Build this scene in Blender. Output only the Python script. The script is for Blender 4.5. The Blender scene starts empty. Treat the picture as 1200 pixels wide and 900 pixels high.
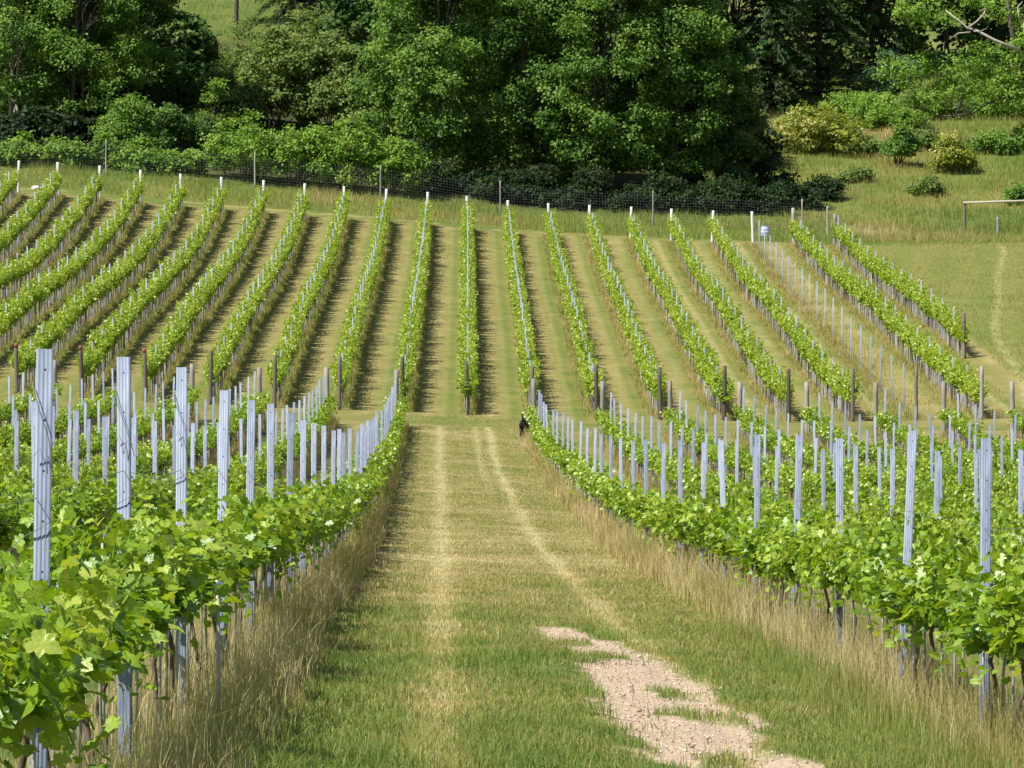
import bpy, math, random
import numpy as np
from mathutils import Vector

# ------------------------------------------------------------------ camera, world, sun, exposure
scene = bpy.context.scene
COL = scene.collection
EYE = 1.74
cam_data = bpy.data.cameras.new("camera")
cam_data.sensor_width = 36.0
cam_data.lens = 150.0
cam_data.clip_start = 0.5
cam_data.clip_end = 3000.0
camera = bpy.data.objects.new("camera", cam_data)
camera.location = (0.0, 0.0, EYE)
camera.rotation_euler = (math.radians(90.0) - math.atan(50 / 5000), 0.0, -math.atan(52 / 5000))
COL.objects.link(camera)
scene.camera = camera

SUN_ELEV = math.radians(54.0)
SUN_AZ = math.radians(34.0)            # the light travels towards +X, turned this much towards +Y
sun_from = Vector((-math.cos(SUN_ELEV) * math.cos(SUN_AZ), -math.cos(SUN_ELEV) * math.sin(SUN_AZ), math.sin(SUN_ELEV)))

world = bpy.data.worlds.new("World")
scene.world = world
world.use_nodes = True
wt = world.node_tree
wt.nodes.clear()
w_out = wt.nodes.new("ShaderNodeOutputWorld")
w_bg = wt.nodes.new("ShaderNodeBackground")
w_sky = wt.nodes.new("ShaderNodeTexSky")
w_sky.sky_type = 'NISHITA'
w_sky.sun_disc = False
w_sky.sun_elevation = SUN_ELEV
w_sky.sun_rotation = math.atan2(sun_from.x, sun_from.y)
w_bg.inputs['Strength'].default_value = 0.072
wt.links.new(w_sky.outputs[0], w_bg.inputs['Color'])
wt.links.new(w_bg.outputs[0], w_out.inputs['Surface'])

sun_data = bpy.data.lights.new("sun", 'SUN')
sun_data.energy = 5.0
sun_data.angle = math.radians(0.53)
sun_data.color = (1.0, 0.97, 0.915)
sun = bpy.data.objects.new("sun", sun_data)
sun.rotation_euler = (-sun_from).to_track_quat('-Z', 'Y').to_euler()
COL.objects.link(sun)

vs = scene.view_settings
vs.view_transform = 'Standard'
vs.look = 'None'
vs.exposure = 0.66
vs.gamma = 1.0
vs.use_curve_mapping = False
scene.cycles.max_bounces = 8
scene.cycles.diffuse_bounces = 3
scene.cycles.transmission_bounces = 4
scene.cycles.transparent_max_bounces = 4
scene.render.use_persistent_data = False

# ------------------------------------------------------------------ helpers
RNG = np.random.default_rng(11)
random.seed(5)


def tag(o, label=None, cat=None, group=None, kind=None):
    if label:
        o['label'] = label
    if cat:
        o['category'] = cat
    if group:
        o['group'] = group
    if kind:
        o['kind'] = kind
    return o


def empty(name, loc, rz=0.0):
    o = bpy.data.objects.new(name, None)
    o.location = loc
    o.rotation_euler = (0, 0, rz)
    o.empty_display_size = 0.1
    COL.objects.link(o)
    return o


def link(name, me, parent=None, loc=(0, 0, 0), rz=0.0, scale=(1, 1, 1)):
    o = bpy.data.objects.new(name, me)
    o.location = loc
    o.rotation_euler = (0, 0, rz)
    o.scale = scale
    if parent is not None:
        o.parent = parent
    COL.objects.link(o)
    return o


def make_mesh(name, V, faces, mats=(), matidx=None, attrs=None, smooth=False):
    """V (n,3); faces: list of (k,m) int arrays; attrs: {name: (n,) floats on points}."""
    V = np.asarray(V, dtype=np.float32)
    me = bpy.data.meshes.new(name)
    me.vertices.add(len(V))
    me.vertices.foreach_set("co", V.ravel())
    faces = [np.asarray(f, dtype=np.int32) for f in faces if len(f)]
    loops = np.concatenate([f.ravel() for f in faces])
    sizes = np.concatenate([np.full(len(f), f.shape[1], dtype=np.int32) for f in faces])
    starts = np.concatenate([[0], np.cumsum(sizes)[:-1]]).astype(np.int32)
    me.loops.add(len(loops))
    me.loops.foreach_set("vertex_index", loops)
    me.polygons.add(len(sizes))
    me.polygons.foreach_set("loop_start", starts)
    me.polygons.foreach_set("loop_total", sizes)
    for m in mats:
        me.materials.append(m)
    if matidx is not None:
        me.polygons.foreach_set("material_index", np.concatenate([np.asarray(m, dtype=np.int32) for m in matidx if len(m)]))
    if smooth:
        me.polygons.foreach_set("use_smooth", np.ones(len(sizes), dtype=bool))
    for k, a in (attrs or {}).items():
        at = me.attributes.new(k, 'FLOAT', 'POINT')
        at.data.foreach_set("value", np.asarray(a, dtype=np.float32))
    me.update(calc_edges=True)
    me.validate()
    return me


class MB:
    """Collects pieces with a material slot each, for ONE mesh."""

    def __init__(self):
        self.V, self.F, self.M, self.A, self.n = [], [], [], [], 0

    def add(self, V, faces, slot=0, tone=0.5):
        V = np.asarray(V, dtype=float).reshape(-1, 3)
        for f in faces:
            f = np.asarray(f, dtype=int)
            self.F.append(f + self.n)
            self.M.append(np.full(len(f), slot))
        self.V.append(V)
        self.A.append(np.broadcast_to(np.asarray(tone, dtype=float), (len(V),)))
        self.n += len(V)
        return self

    def mesh(self, name, mats, smooth=False):
        return make_mesh(name, np.concatenate(self.V), self.F, mats, self.M, {'tone': np.concatenate(self.A)}, smooth)


def tube(points, radii, sides=6, cap=True):
    P = np.asarray(points, dtype=float)
    R = np.broadcast_to(np.asarray(radii, dtype=float), (len(P),))
    T = np.gradient(P, axis=0)
    T /= np.linalg.norm(T, axis=1)[:, None] + 1e-9
    ref = np.array([0, 0, 1.0]) if abs(T[:, 2]).mean() < 0.8 else np.array([1.0, 0, 0])
    A = np.cross(T, ref)
    A /= np.linalg.norm(A, axis=1)[:, None] + 1e-9
    B = np.cross(T, A)
    ang = np.arange(sides) / sides * 2 * math.pi
    V = P[:, None, :] + R[:, None, None] * (np.cos(ang)[None, :, None] * A[:, None, :] + np.sin(ang)[None, :, None] * B[:, None, :])
    n = len(P)
    V = V.reshape(-1, 3)
    i = np.arange(n - 1)[:, None] * sides
    j = np.arange(sides)[None, :]
    j2 = (j + 1) % sides
    Q = np.stack([i + j, i + j2, i + sides + j2, i + sides + j], -1).reshape(-1, 4)
    faces = [Q]
    if cap:
        V = np.concatenate([V, P[:1], P[-1:]])
        c0, c1 = n * sides, n * sides + 1
        jj = np.arange(sides)
        faces.append(np.stack([np.full(sides, c0), (jj + 1) % sides, jj], -1))
        faces.append(np.stack([np.full(sides, c1), (n - 1) * sides + jj, (n - 1) * sides + (jj + 1) % sides], -1))
    return V, faces


def box(cx, cy, cz, sx, sy, sz):
    x, y, z = sx / 2, sy / 2, sz / 2
    V = np.array([[-x, -y, -z], [x, -y, -z], [x, y, -z], [-x, y, -z], [-x, -y, z], [x, -y, z], [x, y, z], [-x, y, z]]) + (cx, cy, cz)
    return V, [np.array([[0, 3, 2, 1], [4, 5, 6, 7], [0, 1, 5, 4], [1, 2, 6, 5], [2, 3, 7, 6], [3, 0, 4, 7]])]


def unit(v):
    v = np.asarray(v, dtype=float)
    return v / (np.linalg.norm(v, axis=-1, keepdims=True) + 1e-9)


SUNV = np.array(sun_from)


def scatter(T, F, P, N, AX, S, cup=None):
    """Copies template T (k,3: x across, y along, z normal) at P with normal N, axis AX, size S."""
    N = unit(N)
    Y = AX - (AX * N).sum(1, keepdims=True) * N
    Y = unit(Y)
    X = np.cross(Y, N)
    V = P[:, None, :] + S[:, None, None] * (T[None, :, 0:1] * X[:, None, :] + T[None, :, 1:2] * Y[:, None, :] + T[None, :, 2:3] * (1.0 if cup is None else cup[:, None, None]) * N[:, None, :])
    k = len(T)
    off = (np.arange(len(P)) * k)[:, None, None]
    faces = [(f[None] + off).reshape(-1, f.shape[1]) for f in F]
    return V.reshape(-1, 3), faces


# ------------------------------------------------------------------ materials
def new_mat(name):
    m = bpy.data.materials.new(name)
    m.use_nodes = True
    nt = m.node_tree
    return m, nt, nt.nodes['Principled BSDF'], nt.nodes['Material Output']


def ramp(nt, stops):
    r = nt.nodes.new("ShaderNodeValToRGB")
    cr = r.color_ramp
    while len(cr.elements) < len(stops):
        cr.elements.new(0.5)
    for e, (p, c) in zip(cr.elements, stops):
        e.position = p
        e.color = (*c, 1)
    return r


def attr_node(nt, name='tone'):
    a = nt.nodes.new("ShaderNodeAttribute")
    a.attribute_name = name
    return a


def math_node(nt, op, a, b=None, clamp=False):
    n = nt.nodes.new("ShaderNodeMath")
    n.operation = op
    n.use_clamp = clamp
    for i, v in enumerate((a, b)):
        if v is None:
            continue
        if isinstance(v, (int, float)):
            n.inputs[i].default_value = v
        else:
            nt.links.new(v, n.inputs[i])
    return n.outputs[0]


def mix_rgb(nt, fac, a, b, mode='MIX'):
    n = nt.nodes.new("ShaderNodeMix")
    n.data_type = 'RGBA'
    n.blend_type = mode
    for sock, v in ((n.inputs[0], fac), (n.inputs[6], a), (n.inputs[7], b)):
        if isinstance(v, (int, float)):
            sock.default_value = v
        elif isinstance(v, tuple):
            sock.default_value = (*v, 1)
        else:
            nt.links.new(v, sock)
    return n.outputs[2]


def noise(nt, scale, detail=3.0, rough=0.55, vec=None, dim='3D'):
    n = nt.nodes.new("ShaderNodeTexNoise")
    n.inputs['Scale'].default_value = scale
    n.inputs['Detail'].default_value = detail
    n.inputs['Roughness'].default_value = rough
    if vec is not None:
        nt.links.new(vec, n.inputs['Vector'])
    return n.outputs[0]


def leaf_material(name, stops, translucency=0.3, rough=0.5, spec=0.3, trans_tint=(1.25, 1.15, 0.45), per_object=0.25, mottled=0.0):
    m, nt, b, out = new_mat(name)
    t = attr_node(nt).outputs['Fac']
    if per_object:
        oi = nt.nodes.new("ShaderNodeObjectInfo")
        r = math_node(nt, 'MULTIPLY_ADD', oi.outputs['Random'], per_object)
        nt.nodes[-1].inputs[2].default_value = -per_object / 2
        t = math_node(nt, 'ADD', t, r, True)
    if mottled:
        tc_ = nt.nodes.new("ShaderNodeTexCoord")
        nz = noise(nt, 42.0, 3.0, 0.6, tc_.outputs['Object'])
        t = math_node(nt, 'ADD', t, math_node(nt, 'MULTIPLY', math_node(nt, 'SUBTRACT', nz, 0.5), mottled * 2), True)
        bp = nt.nodes.new("ShaderNodeBump")
        bp.inputs['Strength'].default_value = 0.5
        bp.inputs['Distance'].default_value = 0.008
        nt.links.new(nz, bp.inputs['Height'])
        nt.links.new(bp.outputs[0], b.inputs['Normal'])
    c = ramp(nt, stops)
    nt.links.new(t, c.inputs[0])
    nt.links.new(c.outputs[0], b.inputs['Base Color'])
    b.inputs['Roughness'].default_value = rough
    b.inputs['Specular IOR Level'].default_value = spec
    if translucency:
        tr = nt.nodes.new("ShaderNodeBsdfTranslucent")
        tc = mix_rgb(nt, 1.0, c.outputs[0], trans_tint, 'MULTIPLY')
        nt.links.new(tc, tr.inputs['Color'])
        mx = nt.nodes.new("ShaderNodeMixShader")
        mx.inputs[0].default_value = translucency
        nt.links.new(b.outputs[0], mx.inputs[1])
        nt.links.new(tr.outputs[0], mx.inputs[2])
        nt.links.new(mx.outputs[0], out.inputs['Surface'])
    return m


def streak_material(name, c1, c2, scale=(30, 30, 2), rough=0.8, metallic=0.0, bump=0.3, per_object=0.0):
    m, nt, b, out = new_mat(name)
    tc = nt.nodes.new("ShaderNodeTexCoord")
    mp = nt.nodes.new("ShaderNodeMapping")
    mp.inputs['Scale'].default_value = scale
    nt.links.new(tc.outputs['Object'], mp.inputs['Vector'])
    n = noise(nt, 1.0, 4.0, 0.6, mp.outputs[0])
    r = ramp(nt, [(0.3, c1), (0.7, c2)])
    f = n
    if per_object:
        oi = nt.nodes.new("ShaderNodeObjectInfo")
        k = math_node(nt, 'MULTIPLY_ADD', oi.outputs['Random'], per_object)
        nt.nodes[-1].inputs[2].default_value = -per_object / 2
        f = math_node(nt, 'ADD', n, k, True)
    nt.links.new(f, r.inputs[0])
    nt.links.new(r.outputs[0], b.inputs['Base Color'])
    b.inputs['Roughness'].default_value = rough
    b.inputs['Metallic'].default_value = metallic
    if bump:
        bp = nt.nodes.new("ShaderNodeBump")
        bp.inputs['Strength'].default_value = bump
        bp.inputs['Distance'].default_value = 0.01
        nt.links.new(n, bp.inputs['Height'])
        nt.links.new(bp.outputs[0], b.inputs['Normal'])
    return m


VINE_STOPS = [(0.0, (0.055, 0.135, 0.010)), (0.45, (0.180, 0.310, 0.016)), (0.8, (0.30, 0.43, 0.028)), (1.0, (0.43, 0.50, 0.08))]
M = {}
M['vine_leaf'] = leaf_material("vine_leaf", VINE_STOPS, 0.42, 0.40, 0.7, mottled=0.35)
M['vine_wood'] = streak_material("vine_wood", (0.055, 0.036, 0.022), (0.17, 0.12, 0.08), (60, 60, 12), 0.9)
M['cane'] = streak_material("cane", (0.26, 0.235, 0.20), (0.44, 0.41, 0.37), (60, 60, 8), 0.8, per_object=0.5)
M['zinc'] = streak_material("zinc", (0.115, 0.14, 0.19), (0.225, 0.26, 0.335), (22, 22, 5), 0.6, 0.1, 0.05, per_object=0.3)
M['rust_wire'] = streak_material("rust_wire", (0.11, 0.10, 0.10), (0.22, 0.20, 0.20), (40, 40, 40), 0.6, 0.5)
M['wood_dark'] = streak_material("wood_dark", (0.060, 0.048, 0.042), (0.17, 0.135, 0.115), (45, 45, 2.0), 0.9, per_object=0.3)
M['wood_red'] = streak_material("wood_red", (0.22, 0.055, 0.04), (0.30, 0.09, 0.07), (45, 45, 6), 0.85)
M['wood_grey'] = streak_material("wood_grey", (0.19, 0.17, 0.155), (0.36, 0.33, 0.30), (45, 45, 2.0), 0.9, per_object=0.3)
M['wood_pale'] = streak_material("wood_pale", (0.50, 0.47, 0.45), (0.74, 0.71, 0.69), (45, 45, 2.0), 0.85, per_object=0.2)
M['wood_rail'] = streak_material("wood_rail", (0.30, 0.27, 0.20), (0.50, 0.46, 0.36), (3, 45, 45), 0.9)
M['bark'] = streak_material("bark", (0.045, 0.036, 0.028), (0.14, 0.115, 0.09), (9, 9, 2), 0.95, 0.0, 0.8)
M['bark_pale'] = streak_material("bark_pale", (0.26, 0.22, 0.18), (0.48, 0.43, 0.37), (8, 8, 3), 0.9, 0.0, 0.6)
M['fur'] = streak_material("black_fur", (0.004, 0.004, 0.005), (0.013, 0.012, 0.013), (60, 60, 20), 0.55)
M['barrel'] = streak_material("barrel_plastic", (0.36, 0.40, 0.52), (0.46, 0.50, 0.60), (4, 4, 2), 0.5)
M['barrel_lid'] = streak_material("barrel_lid", (0.30, 0.36, 0.62), (0.40, 0.46, 0.68), (4, 4, 2), 0.5)
M['stone'] = streak_material("stone", (0.42, 0.39, 0.36), (0.68, 0.63, 0.60), (12, 12, 12), 0.9, 0.0, 0.8)
M['gravel'] = leaf_material("gravel", [(0, (0.26, 0.17, 0.125)), (0.5, (0.43, 0.33, 0.26)), (1, (0.66, 0.58, 0.50))], 0, 0.9, 0.2, per_object=0)
M['cap'] = streak_material("cap_metal", (0.55, 0.56, 0.58), (0.7, 0.7, 0.72), (9, 9, 9), 0.25, 0.9, 0.0)
M['net'] = streak_material("net_wire", (0.12, 0.13, 0.14), (0.18, 0.19, 0.20), (3, 3, 3), 0.6, 0.3, 0.0)
GRASS_STOPS = [(0.0, (0.130, 0.220, 0.035)), (0.33, (0.265, 0.325, 0.072)), (0.55, (0.33, 0.31, 0.090)), (0.78, (0.50, 0.40, 0.175)), (1.0, (0.70, 0.58, 0.33))]
M['grass'] = leaf_material("grass_blades", GRASS_STOPS, 0.42, 0.6, 0.3, (1.05, 1.0, 0.7), 0)
TREE = {}
for nm, stops in {
    'mid': [(0, (0.052, 0.118, 0.019)), (0.5, (0.120, 0.234, 0.039)), (1, (0.240, 0.349, 0.062))],
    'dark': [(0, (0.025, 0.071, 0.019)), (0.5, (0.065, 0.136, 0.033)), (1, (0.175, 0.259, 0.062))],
    'bright': [(0, (0.072, 0.161, 0.021)), (0.5, (0.175, 0.304, 0.041)), (1, (0.311, 0.427, 0.076))],
    'olive': [(0, (0.070, 0.125, 0.026)), (0.5, (0.155, 0.235, 0.055)), (1, (0.270, 0.330, 0.105))],
    'shade': [(0, (0.010, 0.026, 0.010)), (0.5, (0.022, 0.048, 0.016)), (1, (0.075, 0.125, 0.030))],  # woodland shade painted into the leaf colour
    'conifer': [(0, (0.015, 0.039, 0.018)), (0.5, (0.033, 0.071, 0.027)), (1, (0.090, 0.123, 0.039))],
    'blue': [(0, (0.045, 0.105, 0.045)), (0.5, (0.090, 0.180, 0.075)), (1, (0.158, 0.262, 0.112))],
    'elder': [(0, (0.085, 0.135, 0.016)), (0.45, (0.20, 0.265, 0.030)), (0.72, (0.30, 0.33, 0.05)), (0.80, (0.58, 0.53, 0.24)), (1, (0.66, 0.61, 0.36))],
}.items():
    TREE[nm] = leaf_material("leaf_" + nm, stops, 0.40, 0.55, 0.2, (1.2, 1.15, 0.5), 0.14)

# ------------------------------------------------------------------ terrain
S = 2.35                      # row spacing
DRIFT = -0.0068               # the near block's rows are turned a little against the far block's
XL1, XR1 = -1.43, 3.28        # lateral place of the rows either side of the track
FAR_Y0, FAR_Y1 = 156.2, 245.8  # foot and head of the rows on the far slope
NEAR_END = 146.5
FENCE_Y = 262.0


def low_x(X, y):
    return X + DRIFT * y


_ky = [-70, 0, 15, 20, 25, 30, 40, 50, 60, 70, 80, 90, 100, 110, 120, 130, 140, 146, 156, 168, 183, 200, 214, 228, 246, 262]
_L = [.6, .17, .02, -.06, -.23, -.40, -.73, -1.08, -1.33, -1.55, -1.68, -1.76, -1.80, -1.82, -1.76, -1.62, -1.36, -1.18, -.98, .25, 1.9, 3.35, 4.6, 6.1, 8.5, 10.0]
_R = [0.0, -.32, -.48, -.56, -.66, -.78, -1.05, -1.26, -1.55, -1.80, -1.95, -2.0, -2.03, -2.07, -2.10, -2.03, -1.75, -1.5, -1.1, -.1, 1.5, 3.05, 4.3, 5.75, 7.95, 9.2]
_A = [v + 0.75 for v in _L[:17]] + [-.55, .10, 1.2, 2.75, 4.1, 5.45, 7.4, 10.3, 12.05]
_B = [v + 0.50 for v in _L[:17]] + [-.75, -.29, .9, 2.4, 3.75, 5.05, 6.7, 9.5, 11.45]
_C = [v - 0.33 for v in _R[:17]] + [-1.5, -1.3, -.61, .86, 2.62, 3.75, 5.2, 7.42, 8.6]
_D = [v - 0.36 for v in _R[:17]] + [-1.45, -1.12, -.2, 1.15, 2.85, 3.95, 5.2, 7.3, 8.12]
_E = [v - 0.30 for v in _R[:17]] + [-1.2, -.75, .25, 1.7, 3.2, 4.3, 5.5, 7.3, 8.1]
_cx = [-120.0, -24.0, -16.45, -2.3, 2.7, 14.1, 21.5, 32.0, 120.0]
_AA = [v + 1.5 for v in _A]
_EE = [v + 0.8 for v in _E]
_cols = [_AA, _A, _B, _L, _R, _C, _D, _E, _EE]
_gy = np.arange(-70, 533, 1.0)
_gx = np.arange(-200, 201, 1.0)


def _gauss(a, s, axis):
    r = int(4 * s)
    k = np.exp(-0.5 * (np.arange(-r, r + 1) / s) ** 2)
    k /= k.sum()
    pad = [(0, 0)] * a.ndim
    pad[axis] = (r, r)
    return np.apply_along_axis(lambda v: np.convolve(v, k, 'valid'), axis, np.pad(a, pad, mode='edge'))


def _table():
    cols = []
    for c in _cols:
        z = np.interp(_gy, _ky, c)
        up = np.clip(_gy - 262, 0, None)
        z = z + up * 0.187
        cols.append(_gauss(z, 2.6, 0))
    cols = np.array(cols)
    T = np.empty((len(_gx), len(_gy)))
    for j in range(len(_gy)):
        T[:, j] = np.interp(_gx, _cx, cols[:, j])
    return _gauss(T, 2.0, 0)


_T = _table()


def Z(x, y):
    x = np.asarray(x, dtype=float)
    y = np.asarray(y, dtype=float)
    fx = np.clip(x - _gx[0], 0, len(_gx) - 1.001)
    fy = np.clip(y - _gy[0], 0, len(_gy) - 1.001)
    i, j = fx.astype(int), fy.astype(int)
    u, v = fx - i, fy - j
    z = (_T[i, j] * (1 - u) + _T[i + 1, j] * u) * (1 - v) + (_T[i, j + 1] * (1 - u) + _T[i + 1, j + 1] * u) * v
    z = z + 0.012 * np.sin(x * 2.3 + 0.7 * np.sin(y * 0.9)) + 0.015 * np.sin(y * 0.83 + x * 0.6) + 0.008 * np.sin(x * 5.1 - y * 1.7)
    return z


def zf(x, y):
    return float(Z(x, y))


def vnoise(x, y, scale, seed=0):
    """cheap smooth value noise in 0..1"""
    r = np.random.default_rng(seed).random((64, 64))
    fx, fy = x * scale, y * scale
    i, j = np.floor(fx).astype(int), np.floor(fy).astype(int)
    u, v = fx - i, fy - j
    u, v = u * u * (3 - 2 * u), v * v * (3 - 2 * v)
    g = lambda a, b: r[a % 64, b % 64]
    return (g(i, j) * (1 - u) + g(i + 1, j) * u) * (1 - v) + (g(i, j + 1) * (1 - u) + g(i + 1, j + 1) * u) * v


def bump1(d, w):
    return np.exp(-(d / w) ** 2)


BARE = [(38.6, 0.92, 1.25), (36.8, 0.93, 1.62), (34.5, 1.08, 1.82), (32.0, 1.05, 1.86), (29.5, 0.98, 1.90), (27.0, 0.92, 1.96), (24.5, 1.0, 2.02), (22.4, 1.12, 2.05), (19.0, 1.22, 2.08), (15, 1.3, 2.1)]
TRAIL = [(31.2, 250), (30.8, 244), (27.8, 224), (26.0, 208), (23.6, 192), (22.9, 180), (22.5, 171), (21.4, 164), (20.6, 156)]


def ground_masks(x, y):
    """dry (0 lush .. 1 straw), bare earth 0..1, pale wheel-track 0..1"""
    n1, n2, n3 = vnoise(x, y, 0.9, 1), vnoise(x, y, 2.7, 2), vnoise(x, y, 0.23, 3)
    n4 = vnoise(x, y, 7.0, 4)
    dry = 0.45 + 0.3 * (n1 - .5) + 0.3 * (n2 - .5) + 0.25 * (n3 - .5)
    X = x - DRIFT * y
    near = (y < 149.5)
    # the mown track
    lush = np.clip((46 - y) / 26, 0, 1)
    dry_near = dry - 0.07 - 0.20 * lush + 0.20 * bump1((y - 62) / 1.0, 22) + 0.22 * np.clip((y - 42) / 40, 0, 1)
    pale = np.zeros_like(x)
    w = 0.13 + 0.09 * n1
    pale = np.maximum(pale, bump1(X - 0.03 - 0.08 * (n3 - .5), w) * (0.55 + 0.45 * n2))
    pale = np.maximum(pale, bump1(X - 1.72 - 0.10 * (n3 - .5), w * 0.85) * (0.65 + 0.35 * n2))
    pale = np.maximum(pale, 0.5 * bump1(X - 1.25, 0.12) * np.clip((y - 95) / 30, 0, 1))
    pale = pale * np.clip((y - 14) / 8, 0, 1)
    # far slope alleys
    u = ((x / S) + 0.0) % 1.0
    far_block = (y > FAR_Y0 - 2) & (y < FAR_Y1 + 1) & (x < 22.4)
    brown = bump1(u - 0.40, 0.17)
    green = bump1(u - 0.72, 0.13)
    dry_far = 0.55 + 0.20 * brown - 0.20 * green + 0.22 * (n1 - .5) + 0.2 * (n2 - .5) + 0.02 * (x > 5)
    pale_far = (0.15 + 0.5 * np.clip((x - 3) / 12, 0, 1)) * bump1(u - 0.63 - 0.05 * (n3 - .5), 0.055) * (0.5 + n2)
    meadow = (x >= 22.4) & (y > 150) & (y < 256)
    dry_meadow = 0.44 + 0.10 * (vnoise(x, y * .35, .23, 3) - .5) + 0.05 * np.sin((x - np.interp(y, [156, 190, 224, 250], [20.6, 23.4, 27.8, 31.2])) * 2.6) + 0.12 * (n1 - .5)
    headland = (y >= FAR_Y1 + 1)
    dry_head = 0.34 + 0.5 * (n3 - .5) + 0.3 * (n1 - .5)
    hill = y > FENCE_Y + 1
    dry_hill = 0.33 + 0.45 * (n3 - .5) + 0.3 * (n1 - .5)
    d = np.where(near, dry_near, np.where(meadow, dry_meadow, np.where(far_block, dry_far, 0.5)))
    d = np.where((~near) & (y < FAR_Y0 - 2) & (~meadow), 0.46 + 0.3 * (n1 - .5), d)
    d = np.where(headland, dry_head, d)
    d = np.where(hill, dry_hill, d)
    inner = (X > XL1 + .1) & (X < XR1 - .1)
    p = np.where(near & inner, pale, 0.0)
    p = np.where(far_block & (~headland), pale_far, p)
    # trampled trail across the open meadow
    _tyy = np.arange(150.0, 256.0, .5)
    _txx = _gauss(np.interp(_tyy, [t[1] for t in TRAIL][::-1], [t[0] for t in TRAIL][::-1]), 9, 0)
    tx = np.interp(y, _tyy, _txx)
    trail = bump1(x - tx, 0.12) * ((y > 157) & (y < 249)) * (0.6 + 0.4 * n2)
    p = np.maximum(p, trail * 0.8)
    p = np.maximum(p, 0.55 * bump1(y - (FAR_Y1 + 2.0 - 0.05 * x), 0.35) * (n1 > .45) * (x < 2))
    # bare earth
    ys = [b[0] for b in BARE][::-1]
    lo = np.interp(y, ys, [b[1] for b in BARE][::-1])
    hi = np.interp(y, ys, [b[2] for b in BARE][::-1])
    edge = 0.30 * (n2 - .5) + 0.20 * (n4 - .5) + 0.16 * (vnoise(x, y, 14.0, 5) - .5)
    bare = np.clip((np.minimum(X - lo, hi - X) + edge) / 0.10 + 0.5, 0, 1)
    bare = bare * (y < 38.8)
    tuft = (vnoise(x * 1.5, y * .55, 1.45, 9) + .25 * (n4 - .5) > 0.64)
    bare = np.where(tuft & (np.abs(X - (lo + hi) / 2 - 0.10) < 0.34), bare * 0.1, bare)
    return np.clip(d, 0, 1), bare, np.clip(p, 0, 1)


def ground_material():
    m, nt, b, out = new_mat("ground")
    geo = nt.nodes.new("ShaderNodeNewGeometry")
    pos = geo.outputs['Position']
    mp = nt.nodes.new("ShaderNodeMapping")
    mp.inputs['Scale'].default_value = (1.0, 0.45, 1.0)
    nt.links.new(pos, mp.inputs['Vector'])
    fine = noise(nt, 22.0, 5.0, 0.7, mp.outputs[0])
    mid = noise(nt, 3.2, 4.0, 0.6, mp.outputs[0])
    mw = nt.nodes.new("ShaderNodeMapping")
    mw.inputs['Scale'].default_value = (0.35, 2.6, 1.0)
    nt.links.new(pos, mw.inputs['Vector'])
    cross = noise(nt, 1.0, 5.0, 0.65, mw.outputs[0])     # faint swathes left across the track by the mower
    dry = attr_node(nt, 'dry').outputs['Fac']
    d = math_node(nt, 'ADD', dry, math_node(nt, 'MULTIPLY', math_node(nt, 'SUBTRACT', fine, 0.5), 0.75))
    d = math_node(nt, 'ADD', d, math_node(nt, 'MULTIPLY', math_node(nt, 'SUBTRACT', mid, 0.5), 0.35))
    d = math_node(nt, 'ADD', d, math_node(nt, 'MULTIPLY', math_node(nt, 'SUBTRACT', cross, 0.5), 0.55), True)
    r = ramp(nt, [(0.0, (0.070, 0.115, 0.018)), (0.35, (0.135, 0.158, 0.034)), (0.6, (0.205, 0.182, 0.056)), (0.85, (0.27, 0.228, 0.088)), (1.0, (0.37, 0.31, 0.15))])
    nt.links.new(d, r.inputs[0])
    pale = attr_node(nt, 'pale').outputs['Fac']
    pf = math_node(nt, 'MULTIPLY', pale, math_node(nt, 'ADD', math_node(nt, 'MULTIPLY', fine, 0.9), 0.25), True)
    c = mix_rgb(nt, pf, r.outputs[0], (0.46, 0.41, 0.20))
    bare = attr_node(nt, 'bare').outputs['Fac']
    er = ramp(nt, [(0.25, (0.34, 0.245, 0.155)), (0.5, (0.48, 0.36, 0.245)), (0.75, (0.60, 0.49, 0.365))])
    nt.links.new(noise(nt, 16.0, 6.0, 0.75, pos), er.inputs[0])
    c = mix_rgb(nt, bare, c, er.outputs[0])
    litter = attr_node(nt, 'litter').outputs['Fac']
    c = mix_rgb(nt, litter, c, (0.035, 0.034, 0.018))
    nt.links.new(c, b.inputs['Base Color'])
    b.inputs['Roughness'].default_value = 0.95
    b.inputs['Specular IOR Level'].default_value = 0.15
    bp = nt.nodes.new("ShaderNodeBump")
    bp.inputs['Strength'].default_value = 0.9
    bp.inputs['Distance'].default_value = 0.04
    nt.links.new(math_node(nt, 'ADD', fine, math_node(nt, 'MULTIPLY', mid, 0.6)), bp.inputs['Height'])
    nt.links.new(bp.outputs[0], b.inputs['Normal'])
    return m


def axis_steps(a):
    out = [a[0][0]]
    for lo, hi, st in a:
        n = max(1, int(round((hi - lo) / st)))
        out += list(lo + (hi - lo) * (np.arange(1, n + 1) / n))
    return np.array(out)


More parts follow.
